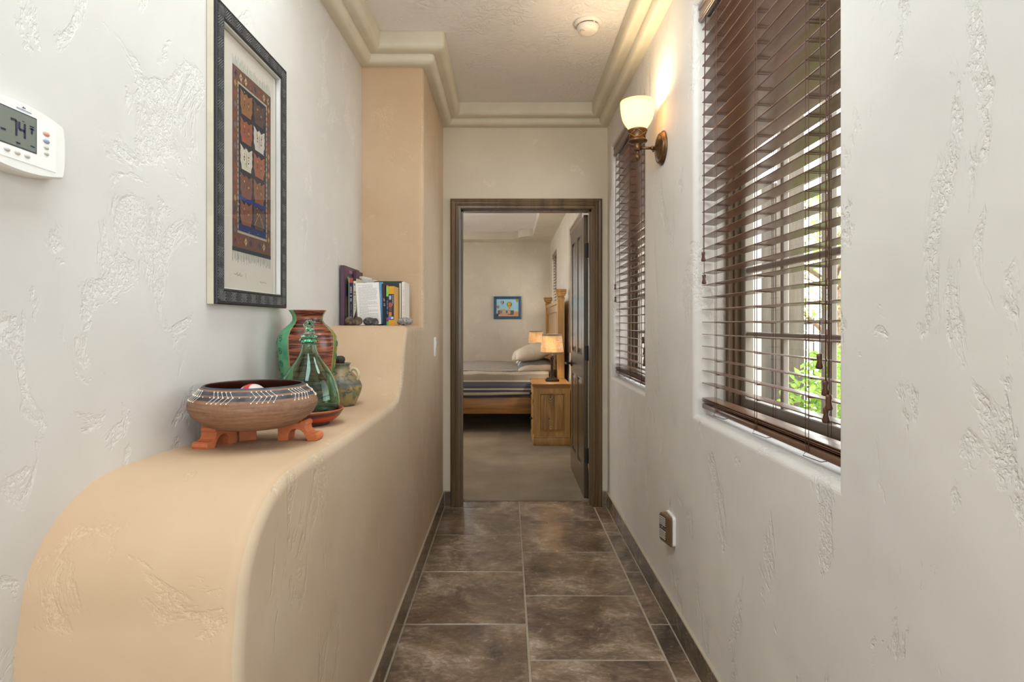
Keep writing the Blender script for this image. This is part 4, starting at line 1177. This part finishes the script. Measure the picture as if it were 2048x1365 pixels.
for k in range(4):
    a = k*PI/2+.5
    b = B(); b.box(-.004, .004, .0485, .0525, -.0235, -.0105, .0008, seg=1); b.xform(Matrix.Translation((dx, dy, ZC)) @ Matrix.Rotation(a, 4, 'Z')); b.obj('clip', M_det, root)

# ------------------------------------------------------------------ light switch on the ledge's side face
wy, wz = 3.52, 1.12
root = thing('light_switch', 'white light switch plate on the wall left of the doorway', 'light switch', (XF, wy, wz))
b = B(); b.box(XF-.002, XF+.006, wy-.036, wy+.036, wz-.058, wz+.058, .003); b.obj('plate', M_white, root)
b = B(); b.box(XF+.004, XF+.009, wy-.017, wy+.017, wz-.034, wz+.034, .002, rot=Matrix.Rotation(.08, 3, 'Y')); b.obj('rocker', M_white, root)

# ------------------------------------------------------------------ plug-in device on the right wall
py0, py1, pz0, pz1 = 2.372, 2.474, .338, .462
pm = (py0+py1)/2
root = thing('plug_in_night_light', 'bronze louvred plug in night light on a white backing low on the right wall', 'night light', (XR, pm, pz0))
def rrect(y0, y1, z0, z1, r, n=5):
    P = []
    for (cy__, cz__, a0) in ((y1-r, z1-r, 0), (y0+r, z1-r, PI/2), (y0+r, z0+r, PI), (y1-r, z0+r, 1.5*PI)):
        P += [(cy__+r*math.cos(a0+k/n*PI/2), cz__+r*math.sin(a0+k/n*PI/2)) for k in range(n+1)]
    return P
b = B(); b.prism(rrect(py0-.003, py1+.003, pz0+.002, pz1+.002, .014), 'YZ', XR-.012, XR+.003); b.obj('backing', M_white, root)
M_lou = plain('bronze_plastic', (124, 102, 76), .35, .4)
b = B(); L = []
sl = lambda y: .022*(y-py0)/(py1-py0)
for o, h, kk_ in ((0, -.010, 0), (0, -.016, 1), (.003, -.019, 1), (.008, -.020, 1)): L.append([(XR+h-kk_*sl(y), y, z) for y, z in rrect(py0+o, py1-o, pz0+o, pz1-.004-o, .014)])
b.loops(L, True, True, True, 0, True); o = b.obj('cover', M_lou, root); o.modifiers.new('edge', 'EDGE_SPLIT').split_angle = math.radians(35)
M_louv = plain('pale_louvre', (196, 186, 176), .4)
for base in (pz0+.016, pz0+.072):
    b = B(); b.prism([(XR-.0203-sl(py0+.038), py0+.038), (XR-.0203-sl(py1-.010), py1-.010), (XR-.015-sl(py1-.010), py1-.010), (XR-.015-sl(py0+.038), py0+.038)], 'XY', base-.003, base+.037); b.obj('louvre_recess', M_dark, root)
    for k in range(5):
        b = B(); b.prism([(XR-.0235-sl(py0+.041), py0+.041), (XR-.0235-sl(py1-.013), py1-.013), (XR-.019-sl(py1-.013), py1-.013), (XR-.019-sl(py0+.041), py0+.041)], 'XY', base+.001+k*.0076, base+.0043+k*.0076); b.obj('louvre', M_louv, root)
b = B(); b.sphere((XR-.0205-sl(py1-.030), py1-.030, pz0+.0615), (.003, .006, .006), 14, 8); b.obj('sensor', plain('blue_sensor', (92, 112, 150), .2), root)

# ------------------------------------------------------------------ bedroom: bed
bed = thing('bed', 'rustic pine bed with square headboard posts', 'bed', (-.4, 7.6, 0))
HX0, HX1 = .535, .66
by0, by1 = 6.54, 8.66
def post(y0, y1):
    x0, x1 = .566, .646
    b = B(); b.box(x0, x1, y0, y1, .008, 1.575, .006)
    o = b.obj('post', M_pine, bed)
    b = B()
    for e, z0, z1 in ((.006, 1.540, 1.556), (.010, 1.578, 1.600), (.020, 1.600, 1.632), (.026, 1.632, 1.652)): b.box(x0-e, x1+min(e, .02), y0-e, y1+e, z0, z1, .004)
    b.obj('post_cap', M_pine, bed)
post(by0, by0+.095); post(by1-.095, by1)
b = B(); b.box(.590, .645, by0+.09, by1-.09, 1.40, 1.49, .004); b.box(.575, .655, by0+.09, by1-.09, 1.485, 1.535, .012); b.box(.595, .640, by0+.09, by1-.09, .40, .50, .004); b.obj('headboard_rail', M_pineY, bed)
n = 12; yw = (by1-by0-.18)/n
for k in range(n):
    b = B(); b.box(.605, .632, by0+.09+k*yw+.0025, by0+.09+(k+1)*yw-.0025, .45, 1.41, .004, seg=1); b.obj('headboard_plank', M_pine, bed)
for y0_ in (by0+.03, by1-.075):
    b = B(); b.box(-1.55, .575, y0_, y0_+.045, .235, .425, .005); b.obj('side_rail', M_pineX, bed)
b = B(); b.box(-1.60, -1.53, by0, by1, .20, .75, .008); b.obj('footboard', M_pineY, bed)
for y0_ in (by0, by1-.11):
    b = B(); b.box(-1.64, -1.53, y0_, y0_+.11, .008, .85, .006); b.obj('foot_post', M_pine, bed)
b = B(); b.box(-1.52, .58, by0+.085, by1-.085, .26, .64, .05, seg=3); b.obj('mattress', plain('mattress_cloth', (206, 200, 190), .9), bed)
# striped coverlet: profile over the near edge, across, and down the far side
t = NT('striped_coverlet'); t.bsdf(None, .9, 0, .15)
uv = t.new('ShaderNodeUVMap'); sp_ = t.new('ShaderNodeSeparateXYZ'); t.link(uv.outputs[0], sp_.inputs[0])
tau, nav, dnav, cre, gre = (150, 138, 122), (82, 88, 106), (62, 66, 82), (204, 194, 176), (120, 118, 120)
st_ = [(0, dnav), (.022, cre), (.05, dnav), (.075, cre), (.09, dnav), (.12, nav), (.165, cre), (.18, tau), (.25, cre), (.29, gre)]
side_c = t.ramp(sp_.outputs['Y'], [(a, c) for a, c in st_], 'CONSTANT')
fr_ = t.math('FRACT', t.math('MULTIPLY', sp_.outputs['Y'], 4.6))
top_c = t.ramp(fr_, [(0, cre), (.16, gre), (.24, cre), (.40, nav), (.55, cre), (.66, nav), (.74, cre), (.84, tau)], 'CONSTANT')
col = t.mix(t.math('GREATER_THAN', sp_.outputs['Y'], .30), side_c, top_c)
n_ = t.noise(t.coords((3, 30, 30)), 20, 3, .6)
t.link(t.mix(t.math('MULTIPLY', n_, .35), col, (150, 146, 140)), t.b.inputs['Base Color'])
n2_ = t.noise(t.coords(), 13, 3, .5); t.bump(n2_, .5, .01)
ps = [(by0+.022, .432), (by0+.020, .50), (by0+.022, .58), (by0+.030, .645), (by0+.050, .685), (by0+.085, .705), (by0+.15, .712), (by0+.35, .712), (by0+.7, .708), (by0+1.06, .705), (by0+1.5, .705), (by1-.09, .70), (by1-.04, .67), (by1-.025, .55), (by1-.022, .44)]
s_ = [0]
for a, c in zip(ps, ps[1:]): s_.append(s_[-1]+math.hypot(c[0]-a[0], c[1]-a[1]))
me = bpy.data.meshes.new('coverlet'); nx_ = 36; V = []; Fc = []; UV = []
rc_ = random.Random(2)
for i in range(nx_+1):
    x = -1.53+2.0*i/nx_
    for j, (y, z) in enumerate(ps):
        wob = .006*math.sin(x*9+j)+.004*math.sin(x*23+j*2.1)
        V.append((x, y+(wob if j < 4 else 0), z+(wob if j >= 4 else (.012*math.sin(x*3.1) if j == 0 else 0))))
for i in range(nx_):
    for j in range(len(ps)-1):
        a = i*len(ps)+j; Fc.append((a, a+len(ps), a+len(ps)+1, a+1))
me.from_pydata(V, [], Fc)
ul = me.uv_layers.new(name='UVMap')
for p in me.polygons:
    p.use_smooth = True
    for li in p.loop_indices:
        vi = me.loops[li].vertex_index; ul.data[li].uv = (V[vi][0], s_[vi % len(ps)]/1.0)
me.materials.append(t.m)
cov = bpy.data.objects.new('coverlet', me); COL.objects.link(cov)
so = cov.modifiers.new('thick', 'SOLIDIFY'); so.thickness = .010; so.offset = 1
tag(cov, 'striped navy, taupe and cream coverlet spread over the bed', 'bedspread')
# pillows
def pillow(label, loc, size, rot, mat):
    b = B(); nu, nv = 16, 16; V = {}
    for sgn in (1, -1):
        for i in range(nu+1):
            for j in range(nv+1):
                u, v = -1+2*i/nu, -1+2*j/nv
                h = max(0, (1-abs(u)**2.6)*(1-abs(v)**2.6))**.55
                pin = 1-.07*(abs(u)**2)*(1-abs(v)) - .07*(abs(v)**2)*(1-abs(u))
                V[(sgn, i, j)] = b.bm.verts.new((u*size[0]/2*pin, v*size[1]/2*pin, sgn*h*size[2]/2+.006*math.sin(5*u+3*v)*h))
    for sgn in (1, -1):
        for i in range(nu):
            for j in range(nv):
                f = b.bm.faces.new([V[(sgn, i, j)], V[(sgn, i+1, j)], V[(sgn, i+1, j+1)], V[(sgn, i, j+1)]]); f.smooth = True
    o = b.obj('pillow', mat, weld=1e-4); o.location = loc; o.rotation_euler = rot
    return tag(o, label, 'pillow', 'pillows at the head of the bed')
M_pil = plain('cream_linen', (206, 196, 176), .9, var=.04, nscale=50, bump=.002)
t = NT('striped_pillow'); t.bsdf(None, .9, 0, .15); tc = t.new('ShaderNodeTexCoord'); sp_ = t.new('ShaderNodeSeparateXYZ'); t.link(tc.outputs['Object'], sp_.inputs[0])
yy_ = t.math('ADD', t.math('MULTIPLY', sp_.outputs['Y'], 1.6), .5)
t.link(t.ramp(yy_, [(0, cre), (.10, gre), (.38, nav), (.45, cre), (.55, gre), (.75, cre)], 'CONSTANT'), t.b.inputs['Base Color'])
pillow('striped grey pillow lying flat at the near side of the bed', (.33, 6.93, .765), (.44, .64, .15), (math.radians(6), math.radians(-3), .03), t.m)
pillow('plump cream pillow on top of the striped pillow', (.315, 7.03, .915), (.46, .62, .19), (math.radians(4), math.radians(-14), 0), M_pil)
pillow('cream pillow further back, half hidden behind the plump one', (.28, 7.85, .825), (.46, .66, .26), (0, math.radians(-10), 0), M_pil)

# ------------------------------------------------------------------ nightstands and lamps
M_knot = None
t = NT('knotty_pine'); t.bsdf(None, .42)
v = t.coords((14, 14, 1.1), rnd=True); f = t.noise(v, 1.7, 6, .62, .6)
tc = t.new('ShaderNodeTexCoord'); kk = t.new('ShaderNodeMapping'); t.link(tc.outputs['Object'], kk.inputs[0])
sx_ = t.new('ShaderNodeSeparateXYZ'); t.link(tc.outputs['Object'], sx_.inputs[0])
kd = None
for kx, kz, kw in ((-.016, .505, 1.0), (-.030, .273, 1.5), (-.012, .145, 1.1), (.085, .50, 2.6), (.09, .115, 2.8)):
    dx_ = t.math('SUBTRACT', sx_.outputs['X'], kx); dz_ = t.math('MULTIPLY', t.math('SUBTRACT', sx_.outputs['Z'], kz), .62)
    d__ = t.math('MULTIPLY', t.math('SQRT', t.math('ADD', t.math('MULTIPLY', dx_, dx_), t.math('MULTIPLY', dz_, dz_))), kw)
    kd = d__ if kd is None else t.math('MINIMUM', kd, d__)
ring = t.math('SINE', t.math('MULTIPLY', kd, 420.0))
rm_ = t.ramp(kd, [(.006, BW(1)), (.05, BW(0))])
ff = t.math('ADD', f, t.math('MULTIPLY', t.math('MULTIPLY', ring, rm_), .3))
c0 = t.ramp(ff, [(.3, (88, 60, 28)), (.5, (160, 118, 60)), (.72, (204, 162, 98))])
t.link(t.mix(t.ramp(kd, [(.004, BW(.9)), (.011, BW(0))]), c0, (84, 46, 22)), t.b.inputs['Base Color']); t.bump(f, .25, .001)
M_knotty = t.m
def nightstand(label, x0, y0, x1, y1, H):
    root = thing('nightstand', label, 'nightstand', ((x0+x1)/2, (y0+y1)/2, .008))
    b = B(); b.box(x0-.012, x1+.002, y0-.014, y1+.014, .008, .085, .006); b.box(x0-.006, x1, y0-.008, y1+.008, .083, .100, .005); b.obj('plinth', M_pine, root)
    b = B(); s = .052
    b.box(x0, x1, y0+.016, y1-.016, .09, H-.05)
    for yy0, yy1 in ((y0, y0+.018), (y1-.018, y1)):
        b.box(x0, x0+s, yy0, yy1, .095, H-.045, .002, seg=1); b.box(x1-s, x1, yy0, yy1, .095, H-.045, .002, seg=1)
        b.box(x0+s, x1-s, yy0, yy1, .095, .095+s, .002, seg=1); b.box(x0+s, x1-s, yy0, yy1, H-.045-s, H-.045, .002, seg=1)
    b.obj('body', M_pine, root)
    b = B(); a0, a1, c0_, c1_ = x0+s, x1-s, .095+s, H-.045-s
    sweep_rect(b, [(0, 0), (0, .006), (-.010, .010), (-.014, -.004), (-.020, .001), (-.024, -.006), (-.024, -.014), (0, -.014)], (a0, a1, c0_, c1_), lambda a, c, h: (a, y0+.006-h*1.0, c)); b.obj('panel_moulding', M_pine, root)
    b = B(); b.box(a0+.020, a1-.020, y0+.008, y0+.020, c0_+.020, c1_-.020, .003, seg=1); b.obj('side_panel', M_knotty, root)
    b = B(); b.box(x0-.006, x1, y0-.006, y1+.006, H-.050, H-.034, .005); b.box(x0-.014, x1+.002, y0-.016, y1+.016, H-.036, H-.020, .006); b.box(x0-.022, x1+.004, y0-.024, y1+.024, H-.022, H, .007); b.obj('top', M_pineX, root)
    # door and drawer on the front (facing away from the headboard wall)
    for nm, z0, z1 in (('door', .12, .42), ('drawer', .44, H-.06)):
        b = B(); b.box(x0-.012, x0+.002, y0+.05, y1-.05, z0, z1, .004); o = b.obj(nm, M_pineY, root)
        b = B(); b.sphere((x0-.026, (y0+y1)/2-(.16 if nm == 'door' else 0), (z0+z1)/2), (.014, .014, .014), 14, 9); b.tube([(x0-.012, (y0+y1)/2-(.16 if nm == 'door' else 0), (z0+z1)/2), (x0-.03, (y0+y1)/2-(.16 if nm == 'door' else 0), (z0+z1)/2)], .006, 8); b.obj('knob', M_black, o)
nightstand('pine nightstand with a raised side panel, near side of the bed', .273, 5.94, .645, 6.48, .645)
nightstand('far pine nightstand hidden behind the bed, under the smaller looking lamp', .275, 8.72, .645, 9.24, .645)
t = NT('burlap_shade')
v = t.coords((1, 1, 1)); w1 = t.noise(t.coords((70, 70, 6)), 3, 3, .7); w2 = t.noise(t.coords((5, 5, 130)), 3, 3, .7)
cc = t.ramp(t.math('ADD', t.math('MULTIPLY', w1, .5), t.math('MULTIPLY', w2, .5)), [(.36, (186, 158, 122)), (.6, (246, 228, 196))])
df = t.new('ShaderNodeBsdfTranslucent'); t.link(cc, df.inputs['Color']); dd = t.new('ShaderNodeBsdfDiffuse'); t.link(cc, dd.inputs['Color'])
mx = t.new('ShaderNodeMixShader'); mx.inputs[0].default_value = .5; t.link(df.outputs[0], mx.inputs[1]); t.link(dd.outputs[0], mx.inputs[2]); t.link(mx.outputs[0], t.out.inputs[0])
M_burlap = t.m
M_trimf = plain('shade_trim', (150, 130, 106), .9)
M_lampbase = plain('dark_bronze_lamp', (46, 32, 24), .35, .5)
def table_lamp(label, x, y, z, e):
    root = thing('table_lamp', label, 'lamp', (x, y, z), 0, 'bedside lamps')
    b = B(); b.box(x-.070, x+.070, y-.070, y+.070, z, z+.022, .004); b.box(x-.055, x+.055, y-.055, y+.055, z+.020, z+.034, .006); b.obj('base', M_lampbase, root)
    b = B(); b.lathe([(.034, .03), (.030, .042), (.020, .050), (.017, .062), (.0155, .08), (.0155, .235), (.018, .245), (.024, .252), (.018, .262), (.020, .272), (.014, .285), (.008, .30), (.006, .36)], 22, (x, y, z)); b.obj('stem', M_lampbase, root)
    for s in (-1, 1):
        b = B(); b.tube([(x+.040+.004*s, y, z+.036), (x+.048, y+.012*s, z+.09), (x+.044, y, z+.15), (x+.040, y-.01*s, z+.21), (x+.018, y, z+.25)], .0035, 7); b.obj('scroll', M_lampbase, root)
    r0, r1, z0, z1 = .127, .104, z+.292, z+.505
    b = B(); b.lathe([(r0, z0), (r1, z1), (r1-.0015, z1), (r0-.0015, z0)], 44, (x, y, 0), caps=(False, False)); o = b.obj('shade', M_burlap, root)
    for ra, rb, za, zb_ in ((r0+.001, r0-.001, z0, z0+.020), (r1+.003, r1+.001, z1-.020, z1)):
        b = B(); b.lathe([(ra, za), (rb, zb_), (rb-.005, zb_), (ra-.005, za)], 44, (x, y, 0), caps=(False, False)); b.obj('shade_trim', M_trimf, o)
    lamp('lamp_bulb', 'POINT', (x, y, z+.40), e, (1, .84, .64), shadow_soft_size=.03)
table_lamp('lit burlap shaded lamp on the near pine nightstand', .478, 6.20, .645, 9)
table_lamp('lit burlap shaded lamp seen beyond the pillows, on the far side of the bed', .445, 8.97, .645, 6)

# ------------------------------------------------------------------ balloon picture on the back wall
qx0, qx1, qz0, qz1 = px(987.5, BY), px(1042.5, BY), pz(638.5, BY), pz(593.5, BY)
root = thing('balloon_picture', 'small blue framed picture of hot air balloons on the bedroom wall', 'picture', ((qx0+qx1)/2, BY, qz0))
fw = .043
b = B(); sweep_rect(b, [(0, -.005), (0, .026), (-.008, .032), (-.020, .028), (-.034, .026), (-fw, .018), (-fw, -.005)], (qx0, qx1, qz0, qz1), lambda a, c, h: (a, BY-h, c))
b.obj('frame', plain('blue_frame', (44, 84, 116), .4, var=.12, nscale=30), root)
A = Art(); w, h = qx1-qx0-2*fw+.004, qz1-qz0-2*fw+.004
A.rect(0, w, 0, h, (158, 206, 222), 0); A.rect(0, w, 0, h*.40, (176, 212, 220), 1)
A.poly([(0, .05*h), (0, .14*h), (.06*w, .22*h), (.07*w, .36*h), (.22*w, .40*h), (.3*w, .41*h), (.45*w, .39*h), (.62*w, .38*h), (.78*w, .36*h), (.8*w, .28*h), (w, .27*h), (w, .05*h)], (196, 158, 136), 2)
for (a, c, d, e_, co) in ((.07, .17, .12, .35, (112, 96, 92)), (.18, .26, .16, .34, (150, 116, 110)), (.27, .42, .18, .36, (186, 172, 160)), (.44, .50, .20, .32, (112, 76, 70)), (.52, .6, .16, .30, (206, 178, 142)), (.63, .78, .14, .34, (104, 100, 92)), (.80, .98, .10, .24, (214, 148, 100)), (.80, .98, .24, .32, (222, 170, 152)), (.0, .1, .02, .16, (84, 100, 84)), (.50, .62, .10, .15, (120, 116, 76)), (.62, .76, .08, .13, (70, 60, 56))):
    A.rect(a*w, c*w, d*h, e_*h, co, 3)
A.rect(0, w, 0, .07*h, (206, 158, 132), 3); A.rect(.25*w, w, .05*h, .09*h, (216, 152, 128), 4)
def balloon(u, v, r, cols):
    n = len(cols)
    for i, c in enumerate(cols):
        f0, f1 = -1+2*i/n, -1+2*(i+1)/n
        def xs(f, a): return u+r*f*a
        up_ = [(math.sqrt(max(0, 1-t*t)), t) for t in (1, .8, .5, .2, -.1)]+[(.80, -.5), (.52, -.9), (.2, -1.28)]
        A.poly([(xs(f0, a), v+r*t) for a, t in up_]+[(xs(f1, a), v+r*t) for a, t in reversed(up_)], c, 5)
    A.rect(u-r*.16, u+r*.16, v-r*1.62, v-r*1.42, (60, 50, 46), 5)
balloon(.27*w, .81*h, .073*w, [(52, 62, 120), (206, 200, 212), (170, 52, 70), (206, 200, 212), (90, 50, 110), (52, 62, 120)])
balloon(.585*w, .69*h, .118*w, [(120, 128, 52), (206, 172, 52), (222, 190, 66), (216, 132, 46), (206, 178, 60), (96, 112, 52)])
A.rect(.53*w, .63*w, .785*h, .835*h, (216, 122, 44), 6); A.rect(.555*w, .585*w, .60*h, .64*h, (44, 50, 40), 6); A.rect(.63*w, .66*w, .62*h, .66*h, (44, 60, 44), 6)
balloon(.93*w, .92*h, .058*w, [(150, 120, 62), (196, 156, 84), (168, 128, 70)])
balloon(.08*w, .56*h, .060*w, [(150, 50, 44), (206, 150, 110), (170, 58, 50), (206, 160, 130), (140, 46, 42)])
A.obj('balloon_print', lambda u, v, q: (qx0+fw-.002+u, BY-.012-q, qz0+fw-.002+v), M_print, root, step=.0004)

# ------------------------------------------------------------------ ceiling fan, only a blade tip shows
root = thing('ceiling_fan', 'white ceiling fan, only a blade tip shows at the left edge of the doorway', 'fan', (-1.22, 7.7, 2.70))
M_fan = plain('white_fan', (236, 232, 224), .4)
b = B(); b.lathe([(.07, 0), (.065, -.03), (.014, -.04), (.014, -.16), (.10, -.19), (.12, -.25), (.10, -.32), (.04, -.35), (.005, -.355)], 28, (-1.22, 7.7, 2.70)); b.obj('motor', M_fan, root)
for k in range(5):
    b = B(); b.prism([(.10, -.03), (.2, -.055), (.55, -.068), (.645, -.05), (.66, 0), (.645, .05), (.55, .068), (.2, .055), (.10, .03)], 'XY', -.004, .004)
    b.xform(Matrix.Translation((-1.22, 7.7, 2.425)) @ Matrix.Rotation(2*PI*k/5, 4, 'Z') @ Matrix.Rotation(.2, 4, 'X')); b.obj('blade', M_fan, root)

# ------------------------------------------------------------------ outside the windows
M_ground = plain('patio_gravel', (176, 164, 146), .9, var=.15, nscale=20, bump=.01)
b = B(); b.box(XR+TH, 26, -6, 30, -.14, -.08); o = struct(b.obj('floor_patio', M_ground))
M_weath = wood('weathered_timber', (58, 51, 43), (104, 94, 80), 'Z', .9, .8)
b = B(); b.box(2.175, 2.325, 4.52, 4.67, -.08, 2.9, .008); tag(b.obj('porch_post', M_weath), 'weathered square timber post outside the near window', 'post')
b = B(); b.tube([(1.585, 2.90, -.08), (1.59, 2.90, 1.4), (1.585, 2.90, 3.0)], [.012, .0115, .011], 8)
b.obj('trellis_pole', M_weath); o = bpy.data.objects['trellis_pole']; tag(o, 'slim grey pole standing among the leaves outside the near window', 'pole')
gate = thing('board_gate', 'weathered vertical board gate left of the timber post outside', 'gate', (2.2, 5.1, -.08))
for k in range(4):
    b = B(); b.box(2.12+k*.105, 2.12+k*.105+.099, 5.08, 5.105, -.02, 2.5, .004, seg=1); b.obj('board', M_weath, gate)
for z in (.3, 1.2, 2.2):
    b = B(); b.box(2.12, 2.54, 5.105, 5.14, z, z+.09, .003, seg=1); b.obj('rail', M_weath, gate)
def leaf_mat(name, a, c):
    t = NT(name); col = t.ramp(t.noise(t.coords(), 6, 4, .7), [(.35, a), (.65, c)])
    d1 = t.new('ShaderNodeBsdfDiffuse'); d2 = t.new('ShaderNodeBsdfTranslucent'); t.link(col, d1.inputs[0]); t.link(col, d2.inputs[0])
    m = t.new('ShaderNodeMixShader'); m.inputs[0].default_value = .5; t.link(d1.outputs[0], m.inputs[1]); t.link(d2.outputs[0], m.inputs[2]); t.link(m.outputs[0], t.out.inputs[0]); return t.m
M_leaf = leaf_mat('leaf_green', (104, 142, 58), (184, 208, 118)); M_leaf2 = leaf_mat('leaf_pale', (120, 150, 70), (190, 204, 130))
M_bark = plain('bark', (120, 104, 86), .9, var=.2, nscale=30)
def leaves(n, fn, size, seed):
    r = random.Random(seed); V = []; Fc = []
    for k in range(n):
        c = Vector(fn(r)); s = size*r.uniform(.6, 1.25)
        R_ = Matrix.Rotation(r.uniform(0, 2*PI), 3, 'Z') @ Matrix.Rotation(r.uniform(-1.1, 1.1), 3, 'X') @ Matrix.Rotation(r.uniform(-.6, .6), 3, 'Y')
        i = len(V)
        for p in ((0, -.5, 0), (.26, -.18, .05), (.28, .12, .05), (0, .55, -.04), (-.28, .12, .05), (-.26, -.18, .05), (0, 0, 0)): V.append(tuple(c+R_ @ (Vector(p)*s)))
        for a in range(6): Fc.append((i+6, i+a, i+(a+1) % 6))
    return V, Fc
def shrub(label, c, rad, n, size, mat, seed, flowers=0, stems=7):
    root = thing('shrub', label, 'shrub', (c[0], c[1], -.08), 0, 'shrubs outside the windows')
    b = B(); r = random.Random(seed+50)
    for k in range(stems):
        a = r.uniform(0, 2*PI); e = Vector((c[0]+rad[0]*.75*math.cos(a), c[1]+rad[1]*.75*math.sin(a), c[2]+rad[2]*r.uniform(.1, .85)))
        s0 = Vector((c[0]+.05*math.cos(a), c[1]+.05*math.sin(a), -.08)); m = s0.lerp(e, .5)+Vector((r.uniform(-.1, .1), r.uniform(-.1, .1), .1))
        b.tube([s0, m, e], [.012, .008, .003], 6)
    b.obj('stems', M_bark, root)
    def fn(r):
        while True:
            p = [r.uniform(-1, 1) for _ in range(3)]; q = sum(x*x for x in p)
            if q < 1 and (q > .2 or r.random() < .3): return (c[0]+p[0]*rad[0], c[1]+p[1]*rad[1], c[2]+p[2]*rad[2])
    V, Fc = leaves(n, fn, size, seed); me = bpy.data.meshes.new('foliage'); me.from_pydata([tuple(Vector(v)-Vector((c[0], c[1], -.08))) for v in V], [], Fc); me.materials.append(mat)
    o = bpy.data.objects.new('foliage', me); COL.objects.link(o); o.parent = root; stuff(o)
    for k in range(flowers):
        p = fn(r); b = B()
        for j in range(5): b.sphere((p[0]+.012*math.cos(j*1.257), p[1]-.008, p[2]+.012*math.sin(j*1.257)), (.013, .006, .013), 6, 4)
        b.obj('flower', plain('pink_petal', (232, 128, 130), .7), root)
shrub('leafy bright green shrub with pink flowers outside the near window', (2.25, 3.75, .52), (.44, .62, .62), 1700, .075, M_leaf, 3, 5)
shrub('bushy green shrub behind the flowering one outside the near window', (3.45, 5.3, .50), (.55, .80, .62), 900, .10, M_leaf, 5)
shrub('low pale shrub beside the house wall beyond the far hall window', (1.75, 7.6, .45), (.5, .7, .55), 500, .09, M_leaf2, 6)
def tree(label, base, H, n, size, seed, spread):
    root = thing('tree', label, 'tree', base, 0, 'trees in the garden'); r = random.Random(seed); b = B(); tips = []
    b.tube([base, (base[0]+.05, base[1], base[2]+H*.35), (base[0]-.03, base[1]+.05, base[2]+H*.75)], [.12, .10, .05], 10)
    for k in range(13):
        z0 = base[2]+H*r.uniform(.22, .72); a = r.uniform(0, 2*PI); l = spread*r.uniform(.6, 1)
        s0 = Vector((base[0], base[1], z0)); e = s0+Vector((l*math.cos(a), l*math.sin(a), l*r.uniform(.15, .55))); m = s0.lerp(e, .5)+Vector((0, 0, .12))
        b.tube([s0, m, e], [.035, .022, .008], 6); tips += [m, e, s0.lerp(e, .75)]
        for q in range(3):
            f = m.lerp(e, r.random()); g = f+Vector((r.uniform(-.5, .5), r.uniform(-.5, .5), r.uniform(-.1, .45))); b.tube([f, g], [.010, .003], 5); tips.append(g)
    b.obj('trunk', M_bark, root)
    def fn(r): t_ = r.choice(tips); return (t_.x+r.gauss(0, .2), t_.y+r.gauss(0, .2), t_.z+r.gauss(0, .16))
    V, Fc = leaves(n, fn, size, seed); me = bpy.data.meshes.new('foliage'); me.from_pydata([tuple(Vector(v)-Vector(base)) for v in V], [], Fc); me.materials.append(M_leaf2)
    o = bpy.data.objects.new('foliage', me); COL.objects.link(o); o.parent = root; stuff(o)
tree('sparse garden tree with bare branches outside the near window', (4.5, 8.0, -.08), 4.2, 1100, .085, 11, 1.9)
tree('distant garden tree beyond the iron fence', (8.2, 13.5, -.08), 5.5, 1300, .13, 12, 2.6)
fence = thing('iron_fence', 'black wrought iron garden fence seen through the near window', 'fence', (5.0, 10, -.08))
for z in (.15, 1.25):
    b = B(); b.box(2.6, 9.0, 9.985, 10.015, z, z+.03); b.obj('rail', M_black, fence)
b = B(); b.box(-.009, .009, -.009, .009, 0, 1.42); first = b.obj('bar', M_black, fence, ws=False); first.location = (2.7-5.0, 0, .02)
for k in range(1, 48):
    o = first.copy(); COL.objects.link(o); o.parent = fence; o.location = (2.7-5.0+k*.13, 0, .02)
